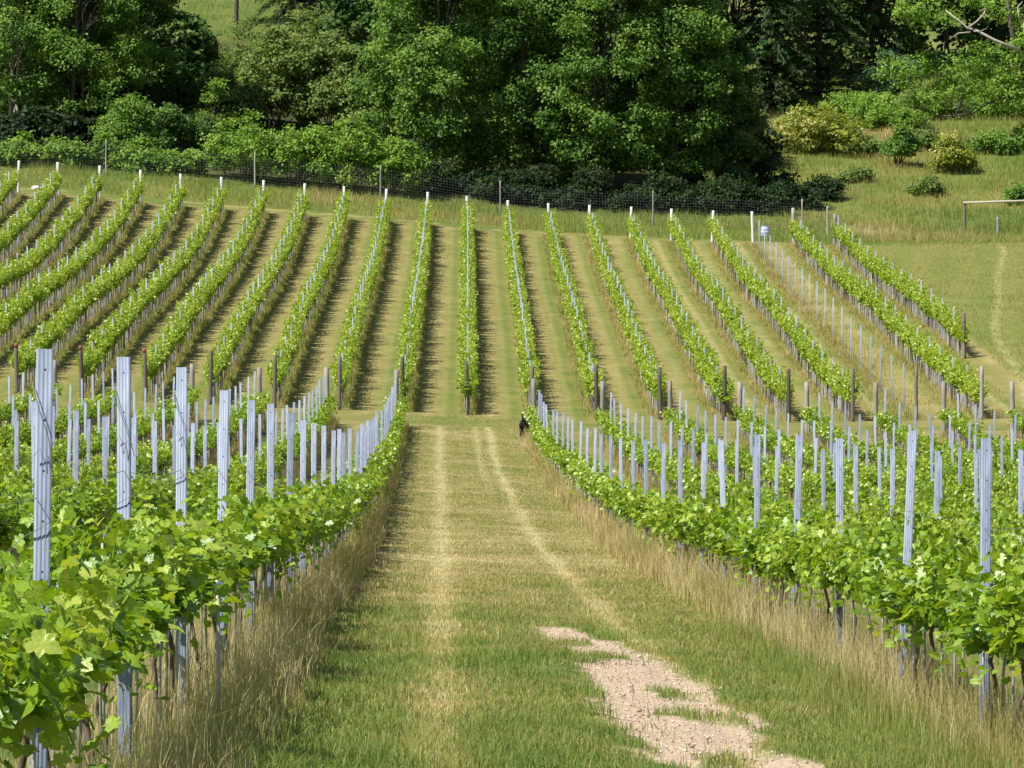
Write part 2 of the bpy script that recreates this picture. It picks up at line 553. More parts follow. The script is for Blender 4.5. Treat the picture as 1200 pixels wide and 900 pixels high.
gx = axis_steps([(-190, -60, 10), (-60, -30, 1.5), (-30, -4, .28), (-4, 5, .06), (5, 34, .28), (34, 60, 1.5), (60, 190, 10)])
gy = axis_steps([(-65, 0, 5), (0, 13, 1), (13, 40, .07), (40, 70, .2), (70, 150, .4), (150, 265, .5), (265, 370, 1.0), (370, 530, 5)])
GX, GY = np.meshgrid(gx, gy, indexing='ij')
fxx, fyy = GX.ravel(), GY.ravel()
dryv, barev, palev = ground_masks(fxx, fyy)
Xl = fxx - DRIFT * fyy
zz = Z(fxx, fyy) - 0.025 * barev * (vnoise(fxx, fyy, 6.0, 21) + .4) - 0.02 * palev * (fyy < 150)
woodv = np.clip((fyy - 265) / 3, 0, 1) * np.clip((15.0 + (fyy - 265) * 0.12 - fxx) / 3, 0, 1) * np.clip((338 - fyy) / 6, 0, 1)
nx_, ny_ = len(gx), len(gy)
idx = np.arange(nx_ * ny_).reshape(nx_, ny_)
quads = np.stack([idx[:-1, :-1], idx[1:, :-1], idx[1:, 1:], idx[:-1, 1:]], -1).reshape(-1, 4)
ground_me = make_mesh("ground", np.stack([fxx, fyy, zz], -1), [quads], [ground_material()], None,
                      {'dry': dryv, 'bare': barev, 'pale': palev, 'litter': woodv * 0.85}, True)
tag(link("ground", ground_me), kind='structure')

# ------------------------------------------------------------------ grapevines
ORD = ["zeroth", "first", "second", "third", "fourth", "fifth", "sixth", "seventh", "eighth", "ninth", "tenth", "eleventh", "twelfth", "thirteenth",
       "fourteenth", "fifteenth", "sixteenth", "seventeenth", "eighteenth", "nineteenth", "twentieth", "twenty-first", "twenty-second", "twenty-third",
       "twenty-fourth", "twenty-fifth", "twenty-sixth", "twenty-seventh", "twenty-eighth", "twenty-ninth", "thirtieth", "thirty-first", "thirty-second",
       "thirty-third", "thirty-fourth"]


def leaf_template():
    half = [(0.10, -0.10), (0.22, -0.16), (0.36, -0.12), (0.40, -0.02), (0.53, 0.10), (0.45, 0.17), (0.35, 0.22), (0.46, 0.33), (0.53, 0.48), (0.40, 0.48), (0.27, 0.52), (0.27, 0.64), (0.17, 0.74)]
    pts = [(0, 0.34)] + [(0, 0)] + half + [(0, 0.92)] + [(-a, b) for a, b in half[::-1]]
    T = np.array([(a, b - 0.3, 0.0) for a, b in pts])
    T[:, 2] = 0.35 * np.abs(T[:, 0]) - 0.55 * T[:, 0] ** 2 - 0.25 * np.clip(T[:, 1], 0, None) ** 2
    n = len(pts) - 1
    F = np.array([(0, 1 + k, 1 + (k + 1) % n) for k in range(n)])
    return T, [F]


LEAF_T, LEAF_F = leaf_template()
SIMPLE_T = np.array([(0, -0.45, 0), (0.42, -0.1, 0.08), (0.28, 0.35, 0.02), (0, 0.55, -0.06), (-0.30, 0.33, 0.02), (-0.42, -0.12, 0.08)])
SIMPLE_F = [np.array([(0, 1, 2, 3)]), np.array([(0, 3, 4, 5)])]


def vine_foliage(seed, length, z0, rise, spread, shoots, per_shoot, size, template, trunk=False, hang=0.15, tone0=0.34):
    r = np.random.default_rng(seed)
    P, N, AX, SZ, TN = [], [], [], [], []
    mb = MB()
    for s in range(shoots):
        y0 = (r.random() - .5) * length
        side = r.choice([-1, 1])
        up = rise * (0.45 + 0.75 * r.random())
        outw = spread * (0.25 + 0.9 * r.random())
        t = np.linspace(0, 1, per_shoot)
        droop = r.random() < hang
        x = side * outw * t ** 0.8
        z = z0 + (up * t if not droop else 0.14 * np.sin(t * 3) - 0.20 * t ** 2)
        y = y0 + (r.random() - .5) * 0.35 * t
        C = np.stack([x, y, z], -1) + r.normal(0, 0.045, (per_shoot, 3))
        out = np.stack([np.sign(x + 1e-6 * side), r.normal(0, .5, per_shoot), np.zeros(per_shoot)], -1)
        n = out * 0.40 + np.array([0, 0, 0.45]) + SUNV * .18 + r.normal(0, 0.62, (per_shoot, 3))
        ax = out * 0.55 + np.array([0, 0, -0.55]) + r.normal(0, 0.5, (per_shoot, 3))
        P.append(C)
        N.append(n)
        AX.append(ax)
        SZ.append(size * (0.65 + 0.6 * r.random(per_shoot)) * (1.12 - 0.5 * t))
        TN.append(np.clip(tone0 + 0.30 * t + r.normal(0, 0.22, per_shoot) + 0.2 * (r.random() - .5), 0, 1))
        if s % 2 == 0 and trunk is not None:
            Vt, Ft = tube(np.stack([x, y, z], -1)[::3], 0.004, 3, False)
            mb.add(Vt, Ft, 0, 0.75)
    P, N, AX, SZ, TN = map(np.concatenate, (P, N, AX, SZ, TN))
    T, F = template
    V, faces = scatter(T, F, P, N, AX, SZ, r.normal(.7, .9, len(P)))
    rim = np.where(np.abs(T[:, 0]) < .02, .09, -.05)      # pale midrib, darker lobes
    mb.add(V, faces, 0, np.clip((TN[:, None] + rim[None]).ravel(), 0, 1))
    mats = [M['vine_leaf']]
    if trunk:
        for q in range(2):
            a, b_ = r.normal(0, .02, 2)
            yy = (q - 0.5) * length * 0.5 + r.normal(0, 0.05)
            Vt, Ft = tube([(0, yy, -0.05), (a, yy + b_, 0.3), (a * .5, yy, z0 + .1)], [0.022, 0.018, 0.015], 4, False)
            mb.add(Vt, Ft, 1)
            for e in (.07, .38):
                Vt, Ft = tube([(0.03, yy + e, -0.05), (0.03 + r.normal(0, .02), yy + e + .01, z0 + 0.25)], 0.012 + .003 * (z0 > .7), 4, False)
                mb.add(Vt, Ft, 2)
        mats += [M['vine_wood'], M['cane']]
    return mb.mesh("vine", mats)


VSTEP = 1.35
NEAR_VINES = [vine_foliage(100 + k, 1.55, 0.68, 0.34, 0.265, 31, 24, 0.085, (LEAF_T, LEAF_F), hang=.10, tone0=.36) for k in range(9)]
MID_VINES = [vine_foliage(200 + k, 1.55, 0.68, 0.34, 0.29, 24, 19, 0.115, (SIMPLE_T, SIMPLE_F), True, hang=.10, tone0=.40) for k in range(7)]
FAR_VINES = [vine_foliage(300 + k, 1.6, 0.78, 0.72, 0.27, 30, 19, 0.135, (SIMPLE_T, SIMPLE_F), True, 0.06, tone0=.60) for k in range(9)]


def trunk_mesh(seed):
    r = np.random.default_rng(seed)
    mb = MB()
    pts = [(0, 0, -0.06)]
    for k in range(1, 6):
        pts.append((r.normal(0, .018), r.normal(0, .02), 0.13 * k))
    Vt, Ft = tube(pts, [0.020, 0.016, 0.014, 0.013, 0.013, 0.015], 7)
    mb.add(Vt, Ft)
    Vt, Ft = tube([pts[-1], (pts[-1][0] + .02, pts[-1][1] + .25, 0.68), (0, .55, 0.68)], [0.017, 0.012, 0.007], 5)
    mb.add(Vt, Ft)
    Vt, Ft = tube([pts[-1], (pts[-1][0] - .02, pts[-1][1] - .25, 0.68), (0, -.55, 0.69)], [0.017, 0.012, 0.007], 5)
    mb.add(Vt, Ft)
    return mb.mesh("trunk", [M['vine_wood']], True)


def cane_mesh(seed):
    r = np.random.default_rng(seed)
    V, F = tube([(0, 0, -0.05), (r.normal(0, .012), r.normal(0, .012), .45), (r.normal(0, .03), r.normal(0, .03), 0.92)], [0.008, 0.0075, 0.006], 6)
    return MB().add(V, F).mesh("support_cane", [M['cane']], True)


TRUNKS = [trunk_mesh(k) for k in range(6)]
CANES = [cane_mesh(k) for k in range(4)]


def in_frame(x, y, margin=0.0):
    px = 600 + 5000 * (math.tan(math.atan2(x, y) - math.atan(52 / 5000)))
    return -margin < px < 1200 + margin


def wire_mesh(xs, ys, h, rad):
    P = np.stack([xs, ys, Z(xs, ys) + h], -1)
    V, F = tube(P, rad, 4, False)
    return MB().add(V, F).mesh("trellis_wire", [M['rust_wire']])


def build_row(label, xfun, y0, y1, near, rise_scale=1.0, seed=0):
    r = random.Random(seed)
    ys = np.arange(y0, y1, VSTEP)
    x0 = xfun(y0)
    row = empty("vine_row", (x0, y0, zf(x0, y0)))
    tag(row, label, "vine row", "vine rows of the near block" if near else "vine rows of the far slope")
    base = Vector(row.location)
    for y in ys:
        y = float(y)
        x = xfun(y)
        hi = near and y < 75
        me = r.choice(NEAR_VINES if hi else MID_VINES if near else FAR_VINES)
        sc = (r.uniform(.8, 1.25), r.uniform(.95, 1.1), r.uniform(.88, 1.10) * rise_scale)
        v = link("vine", me, row, Vector((x + r.uniform(-.04, .04), y, zf(x, y))) - base, r.choice([0, math.pi]) + r.uniform(-.08, .08), sc)
        if hi:
            link("trunk", r.choice(TRUNKS), v, (0, r.uniform(-.15, .15), 0), r.uniform(-.3, .3))
            for q in range(2 if y < 45 else 1):
                link("support_cane", r.choice(CANES), v, (r.uniform(-.03, .03), -0.35 + 0.66 * q + r.uniform(-.12, .12), 0), r.uniform(0, 6))
    if near:
        wy = np.arange(y0, y1 + .1, 4.45 / 2)
        wx = np.array([xfun(t) for t in wy])
        for h in (0.66, 0.95, 1.3):
            w = wire_mesh(wx, wy, h - 0.02 * (np.arange(len(wy)) % 2), 0.0016)
            link("trellis_wire", w, row, -base)
    return row


def nth(k, side, word):
    return f"{ORD[k]} {word} {side}"


NEAR_ROWS = []
for k in range(1, 8):
    X = XL1 - (k - 1) * S
    ystart = max(10.5, -X * 8.6 - 3)
    if ystart < NEAR_END - 3:
        NEAR_ROWS.append((-k, X, ystart))
for k in range(1, 11):
    X = XR1 + (k - 1) * S
    ystart = max(10.5, X * 6.6 - 3)
    if ystart < NEAR_END - 3:
        NEAR_ROWS.append((k, X, ystart))


def near_phrase(k):
    side = "left" if k < 0 else "right"
    return f"{ORD[abs(k)]} near vine row {side} of the mown track"


def far_phrase(i):
    if i == 0:
        return "far-slope vine row straight above the track"
    side = "left" if i < 0 else "right"
    return f"{ORD[abs(i)]} far-slope row {side} of the one above the track"


for k, X, ys in NEAR_ROWS:
    lab = {-1: "bushy green vine row with tall ribbed steel posts bordering the mown track on the left",
           1: "bushy green vine row with dry straw at its foot bordering the track's right edge"}.get(k, "bushy green grapevines, the " + near_phrase(k))
    build_row(lab, lambda y, X=X: low_x(X, y), ys, NEAR_END - 0.8, True, 1.0, 50 + k)

FAR_ROWS = []
for i in range(-12, 10):
    X = i * S
    y0, y1 = FAR_Y0 + 0.8, FAR_Y1 - 0.6
    if i == 9:
        y0 = 181.5 + .6
    if i <= -8:
        y0 = max(y0, -X * 8.55)
    FAR_ROWS.append((i, X, y0, y1))
    if i == 7:
        continue
    lab = "green grapevines, the " + far_phrase(i)
    if i == 9:
        lab = "short outermost vine row of the far slope beside the open meadow"
    build_row(lab, lambda y, X=X: X, y0, y1, False, 1.0, 500 + i)

# ------------------------------------------------------------------ posts


def steel_profile():
    """ribbed open steel section: wide face towards -Y, flanges folded back"""
    w, d = 0.030, 0.034
    front = [(-w, 0), (-w * .66, 0), (-w * .58, .0009), (-w * .42, .0009), (-w * .34, 0), (-w * .12, 0), (-w * .05, .0014), (w * .05, .0014), (w * .12, 0), (w * .34, 0), (w * .42, .0009), (w * .58, .0009), (w * .66, 0), (w, 0)]
    outer = [(-w * .8, d), (-w, d)] + front + [(w, d), (w * .8, d)]
    t = 0.0025
    inner = [(-w * .8, d - t), (-w + t, d - t), (-w + t, t)] + [(x, y + t) for x, y in front[1:-1]] + [(w - t, t), (w - t, d - t), (w * .8, d - t)]
    return np.array(outer), np.array(inner)


def steel_post_arrays(h):
    outer, inner = steel_profile()
    ring = np.concatenate([outer, inner[::-1]])
    n = len(ring)
    V = np.concatenate([np.c_[ring, np.full(n, -0.15)], np.c_[ring, np.full(n, h)]])
    j = np.arange(n)
    j2 = (j + 1) % n
    sides = np.stack([j, j2, n + j2, n + j], -1)
    m = len(outer)
    k = np.arange(min(m, len(inner)) - 1)
    top = np.stack([n + k, n + k + 1, n + (n - 1) - (k + 1), n + (n - 1) - k], -1)
    return V, [sides, top]


POST_H = 1.86
pv, pf_ = steel_post_arrays(POST_H)
STEEL_MESH = MB().add(pv, pf_).mesh("metal_post", [M['zinc']])
hv = MB()
for q in range(9):
    z = 0.35 + q * 0.18
    V_, F_ = tube([(0, -0.0015, z), (0, 0.0075, z)], [0.0032, 0.0032], 8)
    hv.add(V_, F_)
HOLE_MESH = hv.mesh("punched_holes", [M['rust_wire']])


def loose_wire(seed):
    r = np.random.default_rng(seed)
    mb = MB()
    z = POST_H - 0.12
    pts = [(-0.045, -.004, z), (-0.02, -.012, z - .09), (0.01, -.012, z - .19), (0.038, -.010, z - .28), (0.05, 0.02, z - .33)]
    V, F = tube(np.array(pts) + r.normal(0, .005, (5, 3)) * (1, 0, 1), 0.0015, 5)
    mb.add(V, F)
    pts = [(-0.03, -.010, z - .26), (-0.015, -.016, z - .23), (0.0, -.014, z - .28), (0.012, -.014, z - .32), (0.02, -.012, z - .26), (.036, -.008, z - .30)]
    V, F = tube(np.array(pts) + r.normal(0, .004, (6, 3)) * (1, 0, 1), 0.0014, 5)
    mb.add(V, F)
    zz = 1.05 + r.random() * .2
    pts = [(-0.16, 0.05, zz - .09), (-0.06, -.006, zz), (0.0, -.010, zz + .035), (0.04, -.006, zz + .06), (0.12, 0.06, zz + .02)]
    V, F = tube(pts, 0.0017, 5)
    mb.add(V, F)
    return mb.mesh("loose_wire", [M['rust_wire']])


LOOSE = [loose_wire(k) for k in range(5)]

slots = []      # (distance, x, y, row key)
for k, X, ys in NEAR_ROWS:
    ph = (15.2 if k < 0 else 25.6) + 0.3 * (abs(k) - 1) * (1 if k % 2 else -1)
    sp = 4.2 if k < 0 else 4.6
    y = ph
    while y - sp > ys - 1:
        y -= sp
    while y < NEAR_END - 2.0:
        x = low_x(X, y)
        if in_frame(x, y, 12):
            slots.append((y, x, y, ('near', k)))
        y += sp
for i, X, y0, y1 in FAR_ROWS:
    y = FAR_Y0 + 4.45 if i != 9 else 181.5 + 4.0
    while y < FAR_Y1 - 1.5:
        if in_frame(X, y, 8):
            slots.append((y, X, y, ('far', i)))
        y += 4.45
slots.sort()
count = {}
rp = random.Random(8)
far_rest = MB()
first_post = None
for n, (d, x, y, key) in enumerate(slots):
    count[key] = count.get(key, 0) + 1
    q = count[key]
    loc = (x, y, zf(x, y) + rp.uniform(-.05, .04))
    rz = rp.uniform(-.12, .12)
    lean = (rp.gauss(0, .012), rp.gauss(0, .014))
    if n < 300:
        if first_post is None:
            first_post = link("metal_post", STEEL_MESH)
            o = first_post
        else:
            o = first_post.copy()
            COL.objects.link(o)
        o.location = loc
        if key[0] == 'far':
            o.scale = (.9, .9, .93 if key[1] != 7 else 1.0)
        o.rotation_euler = (lean[0], lean[1], rz)
        where = near_phrase(key[1]) if key[0] == 'near' else far_phrase(key[1])
        if key == ('far', 7):
            where = "bare far-slope row without vines, foliage either side"
            o['label'] = f"{ORD[q]} steel post up the vineless far-slope row"
        elif key[0] == 'near':
            o['label'] = f"{ORD[q]} visible steel post along the {where}"
        else:
            o['label'] = f"{ORD[q]} steel post up the {where}"
        o['category'] = "post"
        o['group'] = "steel posts of the " + ("near vine rows" if key[0] == 'near' else "far-slope vine rows")
        if d < 60:
            link("punched_holes", HOLE_MESH, o)
            if d < 24:
                link("loose_wire", LOOSE[n % 5], o)
    else:
        ca, sa = math.cos(rz), math.sin(rz)
        V_ = pv @ np.array([[ca, sa, 0], [-sa, ca, 0], [0, 0, 1]])
        far_rest.add(V_ + np.array(loc), pf_)
if far_rest.n:
    tag(link("far_metal_posts", far_rest.mesh("far_metal_posts", [M['zinc']])), "thin steel posts high up between the far-slope vines", "posts", kind='stuff')


def wood_post(h, r0, r1, seed, sides=10, cap=None):
    rr = np.random.default_rng(seed)
    zs = np.linspace(-0.2, h, 7)
    pts = np.stack([np.cumsum(rr.normal(0, .004, 7)), np.cumsum(rr.normal(0, .004, 7)), zs], -1)
    rad = np.interp(zs, [0, h], [r0, r1]) * (1 + rr.normal(0, .03, 7))
    zs2 = np.concatenate([pts, pts[-1:] + (0, 0, .012)])
    return tube(zs2, np.concatenate([rad, [r1 * .8]]), sides)


def post_thing(name, loc, h, r0, r1, mat, label, group, seed, top=None, lean=(0, 0)):
    V, F = wood_post(h, r0, r1, seed)
    o = link(name, MB().add(V, F).mesh(name, [M[mat]], True), None, loc)
    o.rotation_euler = (lean[0], lean[1], 0)
    tag(o, label, "post", group)
    if top:
        V, F = tube([(0, 0, h - .14), (0, 0, h + .016)], [r1 * 1.06, r1 * 1.05], 10)
        link("painted_top", MB().add(V, F).mesh("painted_top", [M[top]], True), o)
    return o


for i, X, y0, y1 in FAR_ROWS:
    if i >= -8:
        yb = 181.5 if i == 9 else FAR_Y0 + rp.uniform(-.4, .3)
        if i != 9 or True:
            mat = 'wood_dark' if i != 8 else 'wood_grey'
            lab = f"dark foot post of the {far_phrase(i)}"
            if i == 9:
                lab = "dark wooden post ending the short outermost row beside the open meadow"
            if i == 7:
                lab = "thin dark wooden post at the foot of the vineless far-slope row"
            if i == 8:
                lab = "greyish wooden foot post of the far-slope row beyond the vineless one"
            post_thing("end_post", (X, yb, zf(X, yb)), 1.95 + rp.uniform(-.06, .06), .078 if i != 7 else .06, .07 if i != 7 else .055, mat, lab, "wooden posts at the foot of the far rows", 40 + i,
                       'wood_red' if i in (-7, -6, -5, -4, 1, 5) else None, (rp.gauss(0, .015), rp.gauss(0, .015)))
    if in_frame(X, FAR_Y1, 20):
        grey = i >= 8
        lab = f"pale head post of the {far_phrase(i)}"
        if i == 7:
            lab = "white wooden post at the head of the vineless far-slope row"
        if grey:
            lab = ("thick grey wooden post at the head of the row next to the vineless one", "weathered grey post at the head of the short row beside the meadow")[i - 8]
        post_thing("end_post", (X, FAR_Y1, zf(X, FAR_Y1)), (1.9 if not grey else 2.15 if i == 8 else 1.85), .085 if not grey else .11, .08 if not grey else .10, 'wood_pale' if not grey else 'wood_grey', lab,
                   "wooden posts at the head of the far rows", 80 + i, None, (rp.gauss(0, .012), rp.gauss(0, .02)))
for k, X, ys in NEAR_ROWS:
    x = low_x(X, NEAR_END)
    if in_frame(x, NEAR_END, 10):
        post_thing("end_post", (x, NEAR_END, zf(x, NEAR_END)), 1.88 + rp.uniform(-.05, .05), .088, .082, 'wood_grey', f"grey wooden end post of the {near_phrase(k)}",
                   "wooden posts at the end of the near rows", 140 + k, None, (rp.gauss(0, .012), rp.gauss(0, .012)))

# thin stake with a round metal cap under the leaves of the row on the left
sx, sy = low_x(-1.17, 22.6), 22.6
st = empty("capped_stake", (sx, sy, zf(sx, sy)))
tag(st, "thin wooden stake with a shiny round metal cap under the vines left of the track", "stake")
V, F = tube([(0, 0, -.1), (.004, 0, .4), (0, 0, .74)], [.012, .011, .010], 8)
link("shaft", MB().add(V, F).mesh("shaft", [M['cane']], True), st)
V, F = tube([(0, 0, .70), (0, 0, .715), (0, 0, .745), (0, 0, .768), (0, 0, .778)], [.012, .024, .031, .024, .008], 12)
link("round_cap", MB().add(V, F).mesh("round_cap", [M['cap']], True), st)

# ------------------------------------------------------------------ grass (uncountable)


def blades(P, H, W, tone, lean=0.35, seed=0):
    r = np.random.default_rng(seed)
    n = len(P)
    a = r.random(n) * 2 * math.pi
    l = np.abs(r.normal(0, lean, n)) * H
    dirv = np.stack([np.cos(a), np.sin(a), np.zeros(n)], -1)
    b = r.random(n) * math.pi
    wv = np.stack([np.cos(b), np.sin(b), np.zeros(n)], -1) * W[:, None] * .5
    up = np.zeros((n, 3))
    up[:, 2] = H
    base = P - np.array([0, 0, .01])
    mid = P + up * .55 + dirv * (l * .3)[:, None]
    tip = P + up * (1 - 0.25 * (l / H) ** 2)[:, None] + dirv * l[:, None]
    V = np.stack([base - wv, base + wv, mid + wv * .8, mid - wv * .8, tip], 1).reshape(-1, 3)
    o = (np.arange(n) * 5)[:, None]
    return V, [o + np.array([[0, 1, 2, 3]]), o + np.array([[3, 2, 4]])], np.repeat(np.clip(tone, 0, 1), 5)


def grass_object(name, label, parts):
    mb = MB()
    for V, F, t in parts:
        mb.add(V, F, 0, t)
    o = link(name, mb.mesh(name, [M['grass']]))
    tag(o, label, "grass", kind='stuff')
    return o


def at_ground(x, y):
    return np.stack([x, y, Z(x, y)], -1)


def strip(X, y0, y1, lo, hi, density, hmin, hmax, tone, wid, seed, drift=True, tone_sd=.13, clump=0.0):
    r = np.random.default_rng(seed)
    n = int((y1 - y0) * (hi - lo) * density)
    y = y0 + (y1 - y0) * r.random(n)
    off = lo + (hi - lo) * r.random(n)
    x = X + off + (DRIFT * y if drift else 0)
    c = vnoise(x, y, 1.6, seed % 50 + 3)
    c2 = vnoise(x, y, 0.35, seed % 50 + 13)
    if clump:
        keep = r.random(n) < 1 - clump * (1 - c)
        x, y, c, c2, off = x[keep], y[keep], c[keep], c2[keep], off[keep]
    n = len(x)
    # shorter towards the strip's edges
    e = np.clip(np.minimum(off - lo, hi - off) / 0.22, 0, 1) * .5 + .5
    h = (hmin + (hmax - hmin) * r.random(n)) * (.6 + .8 * c) * e
    t = tone + tone_sd * r.normal(0, 1, n) + .35 * (c2 - .5) + .2 * (c - .5)
    w = np.maximum(wid * (.7 + .6 * r.random(n)), y * 0.00011)
    return blades(at_ground(x, y), h, w, t, .35, seed)


parts = []
for k, X, ys in NEAR_ROWS:
    y0 = max(ys, 10)
    if k == -1:
        parts.append(strip(X, y0, 32, -.35, .62, 560, .14, .42, .84, .0045, 1, clump=.85))
        parts.append(strip(X, y0, 32, .1, .70, 560, .08, .26, .52, .0045, 2, clump=.8))
        parts.append(strip(X, 32, 75, -.3, .50, 380, .16, .44, .72, .007, 3, clump=.75))
        parts.append(strip(X, 75, NEAR_END, -.25, .42, 190, .16, .42, .66, .012, 4, clump=.6))
    elif k == 1:
        parts.append(strip(X, y0, 40, -.42, .4, 620, .18, .52, .76, .0045, 5, clump=.7))
        parts.append(strip(X, y0, 40, -.85, -.2, 600, .08, .26, .30, .0045, 6, clump=.6))
        parts.append(strip(X, 40, 80, -.50, .35, 420, .25, .58, .76, .007, 7, clump=.5))
        parts.append(strip(X, 80, NEAR_END, -.45, .3, 200, .22, .50, .74, .012, 8, clump=.4))
        parts.append(strip(X, 136, 143.2, -.62, -.05, 260, .12, .34, .80, .014, 9))
    else:
        parts.append(strip(X, y0, NEAR_END, -.35, .4, 130, .25, .50, .68, .014, 20 + k, clump=.5))
grass_object("long_grass", "long dry straw-coloured grass standing at the foot of the near vines", parts)

parts = []
for i, X, y0, y1 in FAR_ROWS:
    if i < -12:
        continue
    w_ = .46 if i <= 0 else .34
    tn = .48 if i <= 0 else .52 if i < 3 else .62
    parts.append(strip(X, y0 - .5, y1 + .5, -.30 if i <= 1 else -.45, w_, 100, .10, .32 if i <= 0 else .28, tn, .02, 60 + i, False, .12, .3))
r = np.random.default_rng(77)
n = 26000
x = r.random(n) * 8 + 14.0
y = FAR_Y0 + r.random(n) * (FAR_Y1 - FAR_Y0)
c = vnoise(x, y, .5, 31)
k_ = (r.random(n) < c) & (x < 21)
x, y, c = x[k_], y[k_], c[k_]
parts.append(blades(at_ground(x, y), .10 + .25 * c * r.random(len(x)), np.full(len(x), .02), .5 + .35 * (vnoise(x, y, .3, 32) - .3) + r.normal(0, .1, len(x)), .4, 9))
grass_object("far_row_grass", "uncut brownish grass strips under the far-slope vines", parts)

# mown track: short blades
parts = []


def mown(y0, y1, x0, x1, density, h0, h1, wid, seed):
    r = np.random.default_rng(seed)
    n = int((y1 - y0) * (x1 - x0) * density)
    y = y0 + (y1 - y0) * r.random(n)
    X = x0 + (x1 - x0) * r.random(n)
    x = X + DRIFT * y
    d, b, p = ground_masks(x, y)
    c = vnoise(x, y, 3.1, 41)
    keep = (r.random(n) > b * .985) & (r.random(n) < .45 + .55 * c) & (r.random(n) > p * .35)
    x, y, d, p, c = x[keep], y[keep], d[keep], p[keep], c[keep]
    n = len(x)
    h = (h0 + (h1 - h0) * r.random(n)) * (.55 + .9 * c) * (1 - .45 * p) * (1.25 - .6 * d)
    t = d * .9 + .07 + .40 * p + r.normal(0, .22, n) + .25 * (vnoise(x, y, 1.4, 47) - .5)
    w = np.maximum(wid * (.7 + .6 * r.random(n)), y * 0.00012)
    tall = vnoise(x, y, 2.3, 53) > .72
    h = np.where(tall & (y < 60), h * 1.4, h * .8) * (1 + .8 * (r.random(n) < .03))
    return blades(at_ground(x, y), h, w, t, .95, seed)


parts.append(mown(13, 24, -1.2, 3.3, 3000, .025, .075, .0045, 1))
parts.append(mown(24, 36, -1.1, 3.3, 2000, .025, .070, .005, 2))
parts.append(mown(36, 60, -1.1, 3.1, 900, .03, .065, .006, 3))
parts.append(mown(60, 100, -1.1, 3.0, 280, .03, .055, .010, 4))
parts.append(mown(100, 156, -1.1, 3.0, 110, .03, .055, .016, 5))
grass_object("mown_grass", "short mown grass, green near and straw-coloured further down the track", parts)

# headland and the open hillside
parts = []


def meadow(x0, x1, y0, y1, n, h0, h1, wid, tone, seed, keepf=None, spread=.6):
    r = np.random.default_rng(seed)
    x = x0 + (x1 - x0) * r.random(n)
    y = y0 + (y1 - y0) * r.random(n)
    c, c2 = vnoise(x, y, .45, seed + 1), vnoise(x, y, .13, seed + 2)
    k = r.random(n) < .35 + .65 * c
    if keepf is not None:
        k &= keepf(x, y)
    x, y, c, c2 = x[k], y[k], c[k], c2[k]
    n = len(x)
    h = (h0 + (h1 - h0) * r.random(n)) * (.5 + c)
    t = tone + spread * (c2 - .5) + .25 * (c - .5) + r.normal(0, .1, n)
    return blades(at_ground(x, y), h, wid * (.6 + .8 * r.random(n)), t, .4, seed)


parts.append(meadow(-34, 24, FAR_Y1 + 3.2, FENCE_Y + 4.5, 62000, .18, .48, .022, .34, 1))
parts.append(meadow(22.5, 38, 250, 266, 14000, .2, .6, .022, .60, 3))
parts.append(meadow(13, 44, 262, 345, 120000, .2, .55, .028, .30, 5, lambda x, y: x > 12 + (y - 262) * .10, .95))
parts.append(meadow(-34, -10, 318, 372, 24000, .12, .35, .03, .10, 7, None, .25))
parts.append(meadow(22.2, 37, 157, 252, 42000, .05, .16, .022, .46, 11))
grass_object("meadow_grass", "rough meadow grass along the fence and up the open hillside", parts)

# crumbs of stone on the bare wheel track
r = np.random.default_rng(15)
n = 8000
y = 14 + 25 * r.random(n)
X = .7 + 1.6 * r.random(n)
x = X + DRIFT * y
d, b, p = ground_masks(x, y)
k_ = r.random(n) < b
x, y = x[k_], y[k_]
n = len(x)
OCT = np.array([(1, 0, 0), (0, 1, 0), (-1, 0, 0), (0, -1, 0), (0, 0, .7), (0, 0, -.7)], dtype=float)
OCF = [np.array([(0, 1, 4), (1, 2, 4), (2, 3, 4), (3, 0, 4), (1, 0, 5), (2, 1, 5), (3, 2, 5), (0, 3, 5)])]
sz = .003 + .010 * r.random(n) ** 3 + (r.random(n) < .006) * .016
V, F = scatter(OCT, OCF, np.stack([x, y, Z(x, y) - .008], -1), np.array([0, 0, 1.0]) + r.normal(0, .4, (n, 3)), r.normal(0, 1, (n, 3)), sz)
o = link("gravel", MB().add(V, F, 0, np.repeat(r.random(n), 6)).mesh("gravel", [M['gravel']]))
tag(o, "pinkish stony crumbs on the bare earth patch of the track", "gravel", kind='stuff')

# ------------------------------------------------------------------ trees and shrubs
SPRAY_T = np.array([(0, -.5, 0), (.36, -.15, .10), (.30, .30, .0), (0, .55, -.12), (-.32, .28, .0), (-.38, -.18, .10)])
SPRAY_F = [np.array([(0, 1, 2, 3)]), np.array([(0, 3, 4, 5)])]


def clump_leaves(centres, radii, subs, per, sub_r, size, r, flat=1.0, tone0=.5, tone_sd=.2, out_bias=.6):
    """leaf sprays in small tufts over the surface of each bough's volume"""
    nC = len(centres)
    C = np.repeat(centres, subs, 0)
    R = np.repeat(radii, subs)
    d = unit(r.normal(0, 1, (nC * subs, 3)))
    rad = R * (.55 + .5 * r.random(nC * subs))
    sc = C + d * rad[:, None] * np.array([1, 1, flat])
    st = np.repeat(np.clip(r.normal(tone0, tone_sd * .5, nC), 0, 1), subs) + r.normal(0, tone_sd * .5, nC * subs)
    P = np.repeat(sc, per, 0) + r.normal(0, 1, (nC * subs * per, 3)) * sub_r * np.array([1, 1, .65])
    D = np.repeat(d, per, 0)
    n = len(P)
    N = D * out_bias * .8 + np.array([0, 0, .25]) + SUNV * .55 + r.normal(0, .5, (n, 3))
    AX = D * .6 + np.array([0, 0, -.4]) + r.normal(0, .6, (n, 3))
    SZ = size * (.6 + .8 * r.random(n))
    T = np.clip(np.repeat(st, per) + r.normal(0, tone_sd * .5, n), 0, 1)
    return P, N, AX, SZ, T


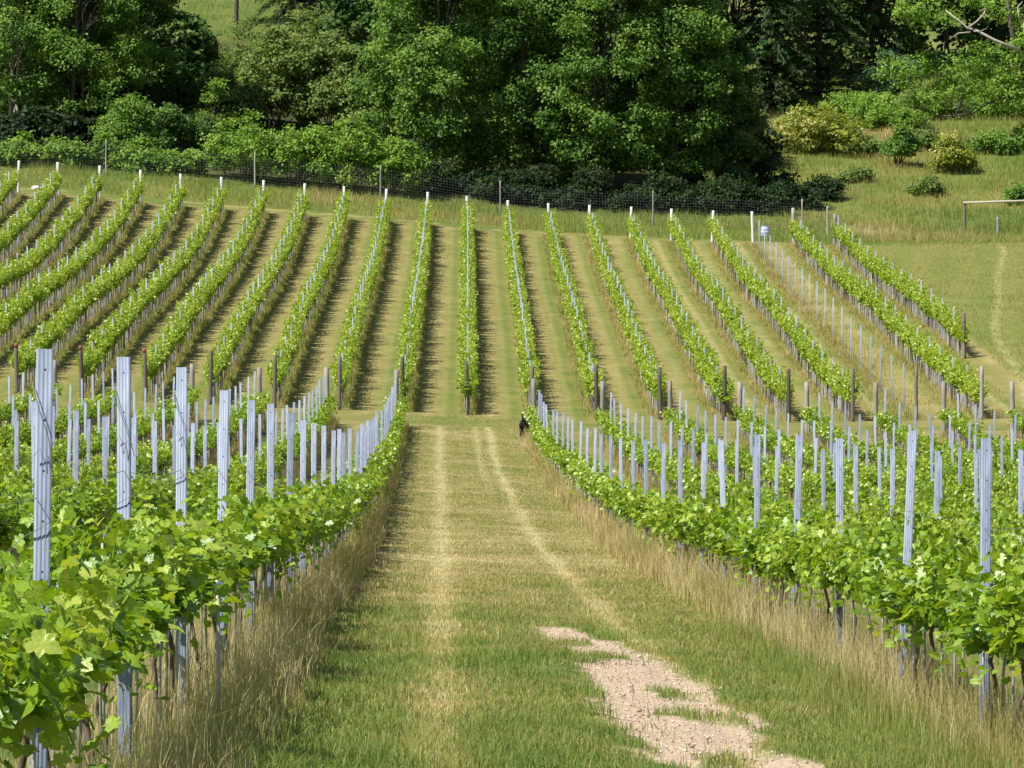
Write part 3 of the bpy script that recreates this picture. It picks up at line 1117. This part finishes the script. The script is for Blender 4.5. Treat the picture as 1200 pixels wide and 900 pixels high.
def limb(p0, p1, r0, r1, r, bend=.12, n=5):
    p0, p1 = np.array(p0, float), np.array(p1, float)
    t = np.linspace(0, 1, n)[:, None]
    L = np.linalg.norm(p1 - p0)
    pts = p0 * (1 - t) + p1 * t
    pts[1:-1] += r.normal(0, bend * L / n, (n - 2, 3))
    pts[:, 2] += (np.sin(t[:, 0] * math.pi) * .06 * L)
    return tube(pts, np.linspace(r0, r1, n), 6)


def broad_tree(name, px, d, height, crown_r, kind, label, cat="tree", group=None, seed=0, crown_low=.2, clumps=38, subs=27, per=19, leaf=.172, trunk_r=.22, bark='bark', stems=1, vis=0.0, x=None):
    r = np.random.default_rng(seed)
    x = (px - 548) * d / 5000 if x is None else x
    root = empty(name, (x, d, zf(x, d)))
    tag(root, label, cat, group)
    low = height * crown_low
    span = height - low
    # boughs from the lowest limbs to the top, most of them near the crown's surface
    h01 = r.random(clumps) ** .9
    env = np.sqrt(np.clip(1 - (np.clip(h01 - .32, 0, 1) / .70) ** 2, .02, 1)) * (.78 + .22 * np.clip(h01 / .2, 0, 1))
    a = r.random(clumps) * 2 * math.pi
    q = crown_r * env * (.45 + .55 * r.random(clumps) ** .5)
    C = np.stack([np.cos(a) * q, np.sin(a) * q, low + .4 + span * h01 * .94], -1)
    R = crown_r * (.19 + .15 * r.random(clumps))
    P, N, AX, SZ, T = clump_leaves(C, R, subs, per, .25, leaf, r, .75, .5, .3)
    ok = P[:, 2] > .05
    P, N, AX, SZ, T = P[ok], N[ok], AX[ok], SZ[ok], T[ok]
    V, F = scatter(SPRAY_T, SPRAY_F, P, N, AX, SZ)
    link("crown", MB().add(V, F, 0, np.repeat(T, len(SPRAY_T))).mesh("crown", [TREE[kind]]), root)
    for s in range(stems):
        mb = MB()
        off = r.normal(0, .35, 2) if stems > 1 else np.zeros(2)
        lean = r.normal(0, .05, 2) * height
        fork = np.array([off[0] + lean[0] * .5, off[1] + lean[1] * .5, low + (height - low) * .35])
        V, F = tube([(off[0], off[1], -.4), (off[0] * 1.05, off[1], .5), (fork[0] * .6 + off[0] * .4, fork[1] * .6, fork[2] * .6), tuple(fork), (fork[0] * 1.3, fork[1] * 1.3, height * .86)],
                    [trunk_r * 1.35, trunk_r, trunk_r * .8, trunk_r * .62, trunk_r * .12], 9)
        mb.add(V, F)
        link("trunk", mb.mesh("trunk", [M[bark]], True), root)
        mb = MB()
        pick = range(s, clumps, stems) if clumps < 26 else r.choice(clumps, 20, False)
        for q in pick:
            z0 = min(fork[2] * (.55 + .6 * r.random()), C[q, 2] * .95)
            k = z0 / fork[2]
            V, F = limb((off[0] + (fork[0] - off[0]) * k, off[1] + (fork[1] - off[1]) * k, z0), C[q], trunk_r * .34, trunk_r * .07, r)
            mb.add(V, F)
        link("limbs", mb.mesh("limbs", [M[bark]], True), root)
    return root


def shrub(name, px, d, height, rx, kind, label, cat="bush", group=None, seed=0, clumps=16, subs=16, per=12, leaf=.16, ry=None, x=None, sub_r=.2):
    per = per + 4
    clumps = clumps + 4
    r = np.random.default_rng(seed)
    x = (px - 548) * d / 5000 if x is None else x
    ry = ry or rx * .8
    root = empty(name, (x, d, zf(x, d)))
    tag(root, label, cat, group)
    a = r.random(clumps) * 2 * math.pi
    q = r.random(clumps) ** .5
    hz = height * (.25 + .6 * r.random(clumps)) * (1 - .5 * q ** 2)
    C = np.stack([np.cos(a) * q * rx * .85, np.sin(a) * q * ry * .85, hz], -1)
    R = np.minimum(rx, height) * (.24 + .16 * r.random(clumps))
    P, N, AX, SZ, T = clump_leaves(C, R, subs, per, sub_r, leaf, r, .85, .54 if kind == 'elder' else .5)
    ok = P[:, 2] > -.1
    P, N, AX, SZ, T = P[ok], N[ok], AX[ok], SZ[ok], T[ok]
    V, F = scatter(SPRAY_T, SPRAY_F, P, N, AX, SZ)
    link("foliage", MB().add(V, F, 0, np.repeat(T, len(SPRAY_T))).mesh("foliage", [TREE[kind]]), root)
    mb = MB()
    for c in C[: min(12, clumps)]:
        V, F = limb((r.normal(0, .12), r.normal(0, .12), -.15), c, .05, .012, r)
        mb.add(V, F)
    link("stems", mb.mesh("stems", [M['bark']], True), root)
    return root


def conifer(px, d, height, rad, label, seed=0, group=None, kind='conifer', low=.06):
    r = np.random.default_rng(seed)
    x = (px - 548) * d / 5000
    root = empty("conifer", (x, d, zf(x, d)))
    tag(root, label, "conifer", group)
    V, F = tube([(0, 0, -.4), (0, 0, height * .5), (0, 0, height)], [.30, .18, .03], 8)
    link("trunk", MB().add(V, F).mesh("trunk", [M['bark']], True), root)
    P, N, AX, SZ, T = [], [], [], [], []
    mb = MB()
    z = height * low
    while z < height * .98:
        f = 1 - z / height
        L = rad * f ** .8 + .25
        for b in range(7):
            a = r.random() * 2 * math.pi
            l = L * (.65 + .5 * r.random())
            n = int(26 + 42 * f)
            t = r.random(n) ** .7
            dirv = np.array([math.cos(a), math.sin(a), 0])
            side = np.array([-math.sin(a), math.cos(a), 0])
            zc = z + .12 * l * np.sin(t * 3) - .30 * l * t ** 2
            C = dirv * (t * l)[:, None] + side * (r.normal(0, .20, n) * (1.1 - t * .6))[:, None] * (.5 + .25 * l)
            C[:, 2] = zc - np.abs(r.normal(0, .12, n))
            P.append(C)
            N.append(np.array([0, 0, .8]) + dirv * .3 + r.normal(0, .3, (n, 3)))
            AX.append(dirv + np.array([0, 0, -.5]) + r.normal(0, .35, (n, 3)))
            SZ.append(.34 * (.6 + .7 * r.random(n)))
            T.append(np.clip(.35 + .35 * t + r.normal(0, .15, n), 0, 1))
            V, F = tube([(0, 0, z), tuple(dirv * l * .5 + (0, 0, z + .05)), tuple(dirv * l * .9 + (0, 0, z - .2 * l))], [.05, .03, .012], 4)
            mb.add(V, F)
        z += .34 + .30 * f
    P, N, AX, SZ, T = map(np.concatenate, (P, N, AX, SZ, T))
    V, F = scatter(SPRAY_T * np.array([.55, 1.25, 1]), SPRAY_F, P, N, AX, SZ)
    link("needles", MB().add(V, F, 0, np.repeat(T, len(SPRAY_T))).mesh("needles", [TREE[kind]]), root)
    link("limbs", mb.mesh("limbs", [M['bark']], True), root)
    return root


G1 = "trees of the wood beyond the fence"
G2 = "shaded trees inside the wood"
# the large trees in the middle of the wood's edge
broad_tree("broadleaf_tree", 508, 272.5, 18.0, 4.3, 'mid', "tall mid-green tree behind the fence, above the row straight ahead, with foliage reaching low", group=G1, seed=1, crown_low=.02, clumps=120)
broad_tree("broadleaf_tree", 608, 275, 18.5, 4.5, 'mid', "tall leafy tree in the middle of the wood's edge, second of the three big ones", group=G1, seed=2, crown_low=.04, clumps=115)
broad_tree("broadleaf_tree", 705, 273.5, 18.0, 4.4, 'mid', "third and fullest of the three big trees along the middle of the wood", group=G1, seed=3, crown_low=.05, clumps=115)
broad_tree("broadleaf_tree", 788, 275, 16.0, 3.5, 'mid', "narrower tree at the right-hand corner of the wood, over deep shade", group=G1, seed=4, crown_low=.03, clumps=95)
broad_tree("broadleaf_tree", 842, 277, 10.5, 2.7, 'dark', "narrow dark tree between the wood's corner tree and the drooping conifer", group=G1, seed=5, crown_low=.02, clumps=60)
# dark second and third lines that close the wood behind them
for q, (px, d, h) in enumerate([(455, 294, 16), (545, 294, 17), (625, 294, 17), (700, 291, 17), (770, 290, 13)]):
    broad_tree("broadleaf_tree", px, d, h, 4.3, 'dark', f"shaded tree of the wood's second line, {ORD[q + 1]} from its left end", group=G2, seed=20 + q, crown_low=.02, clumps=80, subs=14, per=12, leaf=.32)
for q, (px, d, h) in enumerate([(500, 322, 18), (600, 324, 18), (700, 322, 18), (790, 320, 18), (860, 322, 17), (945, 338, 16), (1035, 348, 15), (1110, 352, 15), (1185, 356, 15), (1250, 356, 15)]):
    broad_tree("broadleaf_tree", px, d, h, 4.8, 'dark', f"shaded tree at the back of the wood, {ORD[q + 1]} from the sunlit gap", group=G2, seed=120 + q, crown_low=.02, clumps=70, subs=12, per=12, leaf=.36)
# left end of the wood
broad_tree("broadleaf_tree", 18, 277, 18, 3.9, 'mid', "dark tree with thin pale trunks at the left end of the wood", group=G1, seed=6, crown_low=.06, clumps=90, stems=3, trunk_r=.11, bark='bark_pale')
broad_tree("broadleaf_tree", 100, 276, 18, 3.9, 'mid', "speckled dark tree beside the pale-trunked one, left of the sunlit gap", group=G1, seed=7, crown_low=.08, clumps=95, stems=2, trunk_r=.13, bark='bark')
broad_tree("broadleaf_tree", 158, 282, 15, 2.6, 'mid', "slim tree whose top bends towards the sunlit gap", group=G1, seed=13, crown_low=.20, clumps=50)
for q, (px, d, h, cr) in enumerate([(-55, 286, 18, 4.6), (45, 296, 17, 4.6), (125, 296, 15, 4.2), (200, 296, 6.0, 3.2), (-10, 312, 16, 4.8), (70, 316, 16, 4.6), (125, 322, 14, 3.4)]):
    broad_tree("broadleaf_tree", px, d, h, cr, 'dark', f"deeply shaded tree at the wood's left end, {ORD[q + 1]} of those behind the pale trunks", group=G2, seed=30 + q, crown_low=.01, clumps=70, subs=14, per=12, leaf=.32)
broad_tree("field_tree", 277, 346, 13, 4.2, 'mid', "tree with a bare dark trunk standing in the sunlit field behind the gap", seed=11, crown_low=.45, clumps=40, trunk_r=.20)
# conifers
GC = "dark conifers"
conifer(365, 338, 16, 6.0, "dark spruce above the olive bushes at the top of the picture", 1, GC)
conifer(440, 334, 17, 5.6, "dark spruce half hidden by the tall central trees", 2, GC)
conifer(900, 320, 17, 4.6, "dark conifer with drooping boughs between the wood and the grassy slope", 3, GC, low=.03)
conifer(960, 328, 17, 4.8, "tall dark conifer behind the flowering elder bush", 4, GC, low=.02)
conifer(1022, 340, 16, 4.6, "dark conifer at the top of the grassy slope above the bluish bush", 5, GC, low=.02)

GH = "low hedge bushes behind the fence"
for q, (px, h, w_) in enumerate([(-20, 1.9, 1.6), (30, 2.0, 1.6), (78, 2.1, 1.6), (120, 2.2, 1.5), (165, 2.0, 1.6), (212, 1.8, 1.5)]):
    shrub("hedge_bush", px, 264.4 + (q % 2) * .4, h, w_, 'bright', f"low hedge bush behind the fence at the left, {ORD[q + 1]} along from the picture's edge", "bush", GH, 60 + q, 14, 14, 11, .18)
GB = "bushes along the wood's edge"
shrub("bush", 152, 271, 4.6, 2.6, 'mid', "round sunlit bush below the two speckled trees, above the low hedge", group=GB, seed=70, clumps=24)
shrub("bush", 216, 272, 4.4, 2.2, 'dark', "mid-green bush right of the round sunlit one, in half shade", group=GB, seed=71, clumps=20)
shrub("bush", 250, 276, 5.4, 1.4, 'bright', "thin upright bush with loose bright leaves below the gap", group=GB, seed=79, clumps=9, subs=9)
shrub("bush", 288, 264.8, 4.8, 2.6, 'bright', "large green bush leaning over the fence, left one of the spreading group", group=GB, seed=72, clumps=30)
shrub("bush", 348, 264.6, 4.6, 2.7, 'bright', "wide bush in the middle of the spreading group at the fence", group=GB, seed=73, clumps=30)
shrub("bush", 408, 264.8, 5.6, 2.6, 'bright', "tall bush of the spreading group, third along the fence", group=GB, seed=74, clumps=30)
shrub("bush", 458, 265, 4.4, 2.1, 'bright', "bush ending the spreading group beside the first tall tree", group=GB, seed=75, clumps=24)
GO = "olive bushes"
shrub("bush", 268, 287, 6.6, 2.2, 'olive', "grey-olive bush beneath the field trunk, first of the olive ones", group=GO, seed=76, clumps=26, leaf=.2)
shrub("bush", 325, 290, 8.4, 3.3, 'olive', "tall olive-green bush mass in the middle of the olive ones", group=GO, seed=77, clumps=44, leaf=.2)
shrub("bush", 390, 289, 8.4, 2.9, 'olive', "yellowish olive bush beside the tall central tree", group=GO, seed=78, clumps=36, leaf=.2)
shrub("bush", 240, 305, 2.6, 3.0, 'olive', "low olive scrub below the sunlit field", group=GO, seed=80, clumps=18)
shrub("bush", 300, 306, 6.0, 3.2, 'olive', "upper olive scrub just below the shaded edge of the field", group=GO, seed=81, clumps=30)
shrub("bush", 375, 308, 7.5, 3.4, 'olive', "olive scrub under the dark spruce", group=GO, seed=82, clumps=34)
shrub("bush", 215, 284, 4.8, 2.4, 'dark', "dark shaded bush deep in the hollow below the gap", group=GB, seed=83, clumps=24)
# undergrowth with the wood's shade painted into its leaf colour
for q, (px, d, h) in enumerate([(500, 268, 2.6), (545, 269.5, 1.5), (588, 268, 2.0), (622, 269.5, 2.9), (664, 268, 1.3), (700, 269, 3.0), (742, 268, 1.6), (775, 269.5, 2.4), (815, 268.5, 1.4), (850, 270, 2.6), (893, 270.5, 1.9), (930, 273, 2.0), (900, 278, 2.4), (960, 277, 1.5)]):  # right-hand ones added to stand in for the wood's cast shadow
    shrub("shade_toned_bush", px, d, h, 1.9, 'shade', f"shade-painted undergrowth bush behind the netting below the tall trees, {ORD[q + 1]} from the left", group="undergrowth behind the netting", seed=90 + q, clumps=16, subs=13, per=10)
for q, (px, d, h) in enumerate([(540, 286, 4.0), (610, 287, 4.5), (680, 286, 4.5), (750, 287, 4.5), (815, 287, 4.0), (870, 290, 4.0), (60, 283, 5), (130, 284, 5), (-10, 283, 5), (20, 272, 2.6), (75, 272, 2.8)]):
    shrub("shade_toned_bush", px, d, h, 2.8, 'shade', f"taller shade-painted bush deeper under the wood's trees, {ORD[q + 1]} of its kind", group="undergrowth deep in the wood", seed=150 + q, clumps=22, subs=12, per=10, leaf=.28)
# right-hand slope
shrub("bush", 862, 290, 5.2, 2.5, 'elder', "open bush with visible bent stems and yellowish flower heads at the wood's corner", group="bushes on the grassy slope", seed=110, clumps=15, subs=13, per=10, leaf=.18)
shrub("elder_bush", 957, 298, 4.3, 3.6, 'elder', "wide flowering elder bush with creamy heads on the grassy slope", group="bushes on the grassy slope", seed=111, clumps=26, leaf=.18)
shrub("bush", 1052, 292, 3.4, 1.5, 'mid', "dark upright bush right of the wide flowering elder", group="bushes on the grassy slope", seed=112)
shrub("elder_bush", 1118, 289, 3.2, 1.6, 'elder', "smaller flowering elder bush below the drooping bare limb", group="bushes on the grassy slope", seed=113)
shrub("bush", 1045, 326, 4.6, 2.6, 'blue', "bluish-green bush in front of the conifers at the slope's top", group="bushes on the grassy slope", seed=114, clumps=20)
shrub("bush", 1025, 312, 2.6, 2.4, 'bright', "low bright green scrub below the bluish bush", group="bushes on the grassy slope", seed=115, clumps=16)
shrub("bush", 1090, 316, 2.9, 3.0, 'olive', "low yellowish scrub behind the drooping bare limb", group="bushes on the grassy slope", seed=116, clumps=18)
for q, (px, d, h, w_, kd) in enumerate([(1000, 318, 2.2, 2.2, 'bright'), (1052, 310, 2.0, 2.4, 'bright'), (1130, 322, 3.0, 2.6, 'bright'), (1175, 316, 2.6, 2.6, 'bright'), (1165, 298, 1.6, 1.7, 'mid'), (1080, 300, 1.4, 1.8, 'olive'), (1215, 300, 2.6, 2.2, 'mid'), (1010, 297, 1.5, 1.4, 'olive'), (1150, 330, 3.6, 3.0, 'mid')]):
    shrub("scrub_bush", px, d, h, w_, kd, f"patch of low scrub high on the grassy slope, {ORD[q + 1]} of the scrub patches", group="scrub on the grassy slope", seed=170 + q, clumps=14)
shrub("bush", 1196, 275, 1.3, .9, 'mid', "small dark bush above the rail fence at the right edge", group="bushes on the grassy slope", seed=117, clumps=9, subs=10)
shrub("bush", 1000, 285, 1.2, 1.2, 'olive', "small grassy tuft bush below the wide elder", group="bushes on the grassy slope", seed=118, clumps=8, subs=10)
shrub("bush", 1085, 279, 1.1, 1.3, 'olive', "knee-high olive tuft bush on the lower slope", group="bushes on the grassy slope", seed=119, clumps=8, subs=10)


# gnarled half-dead tree at the right edge
def gnarled_tree():
    d = 300.0
    px = 1212
    x = (px - 548) * d / 5000
    z = zf(x, d)
    root = empty("gnarled_tree", (x, d, z))
    tag(root, "gnarled tree with pale dead branches and a long drooping bare limb", "tree")
    k = d / 5000

    def P(qx, qy, dy=0.0):
        return ((qx - px) * k, dy, EYE + (400 - qy) * k - z)
    mb = MB()
    V, F = tube([P(1212, 175), P(1206, 120), P(1200, 80), P(1186, 40), P(1180, 0)], [.34, .27, .22, .16, .09], 9)
    link("trunk", mb.add(V, F).mesh("trunk", [M['bark']], True), root)
    bare = [([(1200, 108), (1180, 113), (1155, 122), (1140, 133), (1118, 136), (1095, 137), (1078, 142)], .12),
            ([(1118, 136), (1127, 112), (1130, 96), (1138, 80)], .07),
            ([(1095, 137), (1085, 126), (1072, 130)], .04), ([(1140, 133), (1128, 128), (1118, 122)], .05)]
    mb = MB()
    for pts, rad in bare:
        V, F = tube([P(a, b, -1.2 + .15 * i) for i, (a, b) in enumerate(pts)], np.linspace(rad, rad * .3, len(pts)), 6)
        mb.add(V, F)
    link("drooping_limb", mb.mesh("drooping_limb", [M['bark']], True), root)
    dead = [([(1190, 62), (1160, 50), (1138, 38), (1129, 36), (1122, 29), (1104, 15)], .13), ([(1129, 36), (1140, 28), (1149, 18), (1150, 13), (1143, 16)], .075),
            ([(1132, 41), (1118, 42), (1109, 48)], .06), ([(1136, 40), (1143, 40), (1152, 36)], .06), ([(1190, 30), (1187, 12), (1193, 5)], .08), ([(1196, 50), (1194, 30)], .09)]
    mb = MB()
    for pts, rad in dead:
        V, F = tube([P(a, b, -2.8 + .1 * i) for i, (a, b) in enumerate(pts)], np.linspace(rad, rad * .35, len(pts)), 6)
        mb.add(V, F)
    link("dead_branches", mb.mesh("dead_branches", [M['bark_pale']], True), root)
    r = np.random.default_rng(5)
    cs = [(1085, 8), (1110, 22), (1075, 22), (1170, 8), (1190, 20), (1150, 60), (1172, 62), (1190, 75), (1112, 92), (1135, 84), (1160, 92), (1185, 100), (1150, 108), (1100, 108),
          (1125, 104), (1195, 55), (1205, 95), (1140, 2), (1175, 118), (1085, 120), (1060, 12), (1215, 40), (1230, 80), (1040, 80), (1065, 92), (1080, 70), (1120, 75), (1145, 74), (1185, 88), (1198, 120)]
    C = np.array([P(a, b, r.normal(0, 1.0)) for a, b in cs])
    Pp, N, AX, SZ, T = clump_leaves(C, .85 + .6 * r.random(len(C)), 24, 13, .25, .19, r, .7)
    V, F = scatter(SPRAY_T, SPRAY_F, Pp, N, AX, SZ)
    link("crown", MB().add(V, F, 0, np.repeat(T, len(SPRAY_T))).mesh("crown", [TREE['bright']]), root)


gnarled_tree()

# ------------------------------------------------------------------ deer fence
fx = np.arange(-36, 23.01, .18)
fence = empty("deer_fence", (0, FENCE_Y, zf(0, FENCE_Y)))
tag(fence, "tall wire netting fence on thin wooden posts along the edge of the wood", "fence")
fb = Vector(fence.location)


def fence_line(x):
    return FENCE_Y + .06 + 0 * x


mb = MB()
fy = fence_line(fx)
fz = Z(fx, fy)
for h in np.arange(0.1, 1.95, .17):
    V, F = tube(np.stack([fx, fy, fz + h], -1), .0042, 3, False)
    mb.add(V - np.array(fb), F)
for x_, y_, z_ in zip(fx, fy, fz):
    V, F = tube([(x_, y_, z_), (x_, y_, z_ + 1.95)], .0032, 3, False)
    mb.add(V - np.array(fb), F)
link("netting", mb.mesh("netting", [M['net']]), fence)
for q, px in enumerate([-20, 125, 299, 446, 586, 765, 940, 970]):
    d = FENCE_Y if px != 970 else 257.0
    x = (px - 548) * d / 5000
    y_ = d
    V, F = wood_post(2.15 if px != 970 else 2.0, .055, .048, 200 + q, 8)
    o = link("post", MB().add(V, F).mesh("post", [M['wood_grey' if q % 3 else 'wood_pale' if q == 1 else 'wood_grey']], True), fence, Vector((x, y_, zf(x, y_))) - fb)

# post-and-rail fence at the right edge
d = 264.0
x0 = (1131 - 548) * d / 5000
rail = empty("rail_fence", (x0, d, zf(x0, d)))
tag(rail, "wooden post and rail fence at the right edge of the meadow", "fence")
rb = Vector(rail.location)
for q in range(3):
    x = x0 + q * 4.2
    h = 2.0 if q != 1 else 1.75
    yy = d + q * .6
    V, F = wood_post(h, .095, .085, 220 + q, 10)
    link("post", MB().add(V, F).mesh("post", [M['wood_dark']], True), rail, Vector((x, yy, zf(x, yy))) - rb)
zt = zf(x0, d) + 1.82
V, F = tube([(x0 - .1, d - .09, zt - .02), (x0 + 4.2, d + .5, zt + .13), (x0 + 8.4, d + 1.1, zt + .22)], [.07, .075, .06], 10)
link("rail", MB().add(V - np.array(rb), F).mesh("rail", [M['wood_rail']], True), rail)
post_thing("stump_post", ((1170 - 548) * 262 / 5000, 262.0, zf((1170 - 548) * 262 / 5000, 262.0)), 1.15, .10, .09, 'wood_grey', "short grey post in the grass behind the rail fence", None, 230)

# ------------------------------------------------------------------ barrel, stone, dog
d = 255.0
x = (897 - 548) * d / 5000
bar = empty("barrel", (x, d, zf(x, d)))
bar.scale = (.86, .86, .86)
tag(bar, "pale blue plastic barrel in the grass beside the netting", "barrel")
prof = [(0, 0.0), (.24, 0.0), (.29, .03), (.315, .12), (.325, .13), (.315, .15), (.33, .34), (.345, .36), (.33, .38), (.315, .58), (.325, .60), (.31, .62), (.27, .74)]
ang = np.arange(20) / 20 * 2 * math.pi


def lathe(prof, n=20):
    pr = np.array(prof)
    V = np.stack([pr[:, None, 0] * np.cos(ang)[None], pr[:, None, 0] * np.sin(ang)[None], np.repeat(pr[:, 1:2], n, 1)], -1).reshape(-1, 3)
    i = np.arange(len(pr) - 1)[:, None] * n
    j = np.arange(n)[None]
    return V, [np.stack([i + j, i + (j + 1) % n, i + n + (j + 1) % n, i + n + j], -1).reshape(-1, 4)]


V, F = lathe(prof)
link("body", MB().add(V, F).mesh("body", [M['barrel']], True), bar, (0, 0, .0))
V, F = lathe([(.272, .735), (.285, .74), (.285, .79), (.24, .80), (.0, .80)])
link("lid", MB().add(V, F).mesh("lid", [M['barrel_lid']], True), bar, (0, 0, .0))


d = 249.0
x = (43 - 548) * d / 5000
r = np.random.default_rng(3)
th, ph_ = np.meshgrid(np.linspace(0, math.pi, 9), np.arange(14) / 14 * 2 * math.pi, indexing='ij')
rr = 1 + .14 * r.normal(0, 1, th.shape)
rr[0], rr[-1] = 1, 1
V = np.stack([.26 * rr * np.sin(th) * np.cos(ph_), .2 * rr * np.sin(th) * np.sin(ph_), .15 * rr * np.cos(th) + .05], -1).reshape(-1, 3)
i = np.arange(8)[:, None] * 14
j = np.arange(14)[None]
o = link("stone", MB().add(V, [np.stack([i + j, i + 14 + j, i + 14 + (j + 1) % 14, i + (j + 1) % 14], -1).reshape(-1, 4)]).mesh("stone", [M['stone']]), None, (x, d, zf(x, d)))
tag(o, "pale boulder in the grass between the heads of two far-slope rows", "stone")


def dog():
    d = 143.5
    x = (613.5 - 548) * d / 5000
    nodes = {
        'pelvis': ((0, 0, .50), (.115, .12)), 'loin': ((0.005, .20, .51), (.105, .11)), 'chest': ((.015, .42, .50), (.115, .145)), 'withers': ((.02, .55, .54), (.09, .10)),
        'neck': ((.035, .66, .63), (.07, .075)), 'head': ((.06, .76, .70), (.072, .07)), 'muzzle': ((.09, .86, .66), (.036, .034)), 'nose': ((.10, .92, .645), (.024, .022)),
        'tail0': ((-.005, -.10, .57), (.034, .034)), 'tail1': ((-.015, -.16, .66), (.026, .026)), 'tail2': ((-.035, -.17, .77), (.021, .021)), 'tail3': ((-.045, -.13, .86), (.012, .012)),
        'hipL': ((-.075, -.02, .42), (.085, .075)), 'kneeL': ((-.085, .06, .29), (.055, .05)), 'hockL': ((-.085, -.10, .17), (.03, .03)), 'pawL': ((-.088, -.07, .03), (.028, .03)), 'toeL': ((-.088, 0, .018), (.03, .018)),
        'hipR': ((.075, -.02, .42), (.085, .075)), 'kneeR': ((.085, .06, .29), (.055, .05)), 'hockR': ((.085, -.10, .17), (.03, .03)), 'pawR': ((.088, -.07, .03), (.028, .03)), 'toeR': ((.088, 0, .018), (.03, .018)),
        'shL': ((-.07, .48, .38), (.06, .06)), 'elL': ((-.075, .44, .25), (.036, .036)), 'wrL': ((-.075, .47, .10), (.027, .027)), 'fpL': ((-.075, .50, .018), (.03, .018)),
        'shR': ((.09, .48, .38), (.06, .06)), 'elR': ((.09, .44, .25), (.036, .036)), 'wrR': ((.09, .47, .10), (.027, .027)), 'fpR': ((.09, .50, .018), (.03, .018)),
        'earL': ((-.005, .75, .76), (.026, .02)), 'earL2': ((-.03, .76, .70), (.022, .012)), 'earR': ((.12, .74, .765), (.026, .02)), 'earR2': ((.145, .75, .70), (.022, .012)),
    }
    edges = [('pelvis', 'loin'), ('loin', 'chest'), ('chest', 'withers'), ('withers', 'neck'), ('neck', 'head'), ('head', 'muzzle'), ('muzzle', 'nose'),
             ('pelvis', 'tail0'), ('tail0', 'tail1'), ('tail1', 'tail2'), ('tail2', 'tail3'), ('head', 'earL'), ('earL', 'earL2'), ('head', 'earR'), ('earR', 'earR2')]
    for s in 'LR':
        edges += [('pelvis', 'hip' + s), ('hip' + s, 'knee' + s), ('knee' + s, 'hock' + s), ('hock' + s, 'paw' + s), ('paw' + s, 'toe' + s), ('chest', 'sh' + s), ('sh' + s, 'el' + s), ('el' + s, 'wr' + s), ('wr' + s, 'fp' + s)]
    names = list(nodes)
    me = bpy.data.meshes.new("dog_cage")
    me.from_pydata([nodes[n][0] for n in names], [(names.index(a), names.index(b)) for a, b in edges], [])
    o = bpy.data.objects.new("dog_cage", me)
    COL.objects.link(o)
    m = o.modifiers.new("skin", 'SKIN')
    for i_, n in enumerate(names):
        me.skin_vertices[0].data[i_].radius = nodes[n][1]
        me.skin_vertices[0].data[i_].use_root = (n == 'pelvis')
    s = o.modifiers.new("sub", 'SUBSURF')
    s.levels = s.render_levels = 2
    dg = bpy.context.evaluated_depsgraph_get()
    body = bpy.data.meshes.new_from_object(o.evaluated_get(dg))
    body.name = "dog"
    bpy.data.objects.remove(o)
    body.materials.clear()
    body.materials.append(M['fur'])
    body.polygons.foreach_set("use_smooth", np.ones(len(body.polygons), dtype=bool))
    g = link("dog", body, None, (x, d, zf(x, d)), -.12, (1.08, 1.08, 1.08))
    tag(g, "black dog seen from behind with its tail raised, beside the end of the vine row", "dog")


dog()
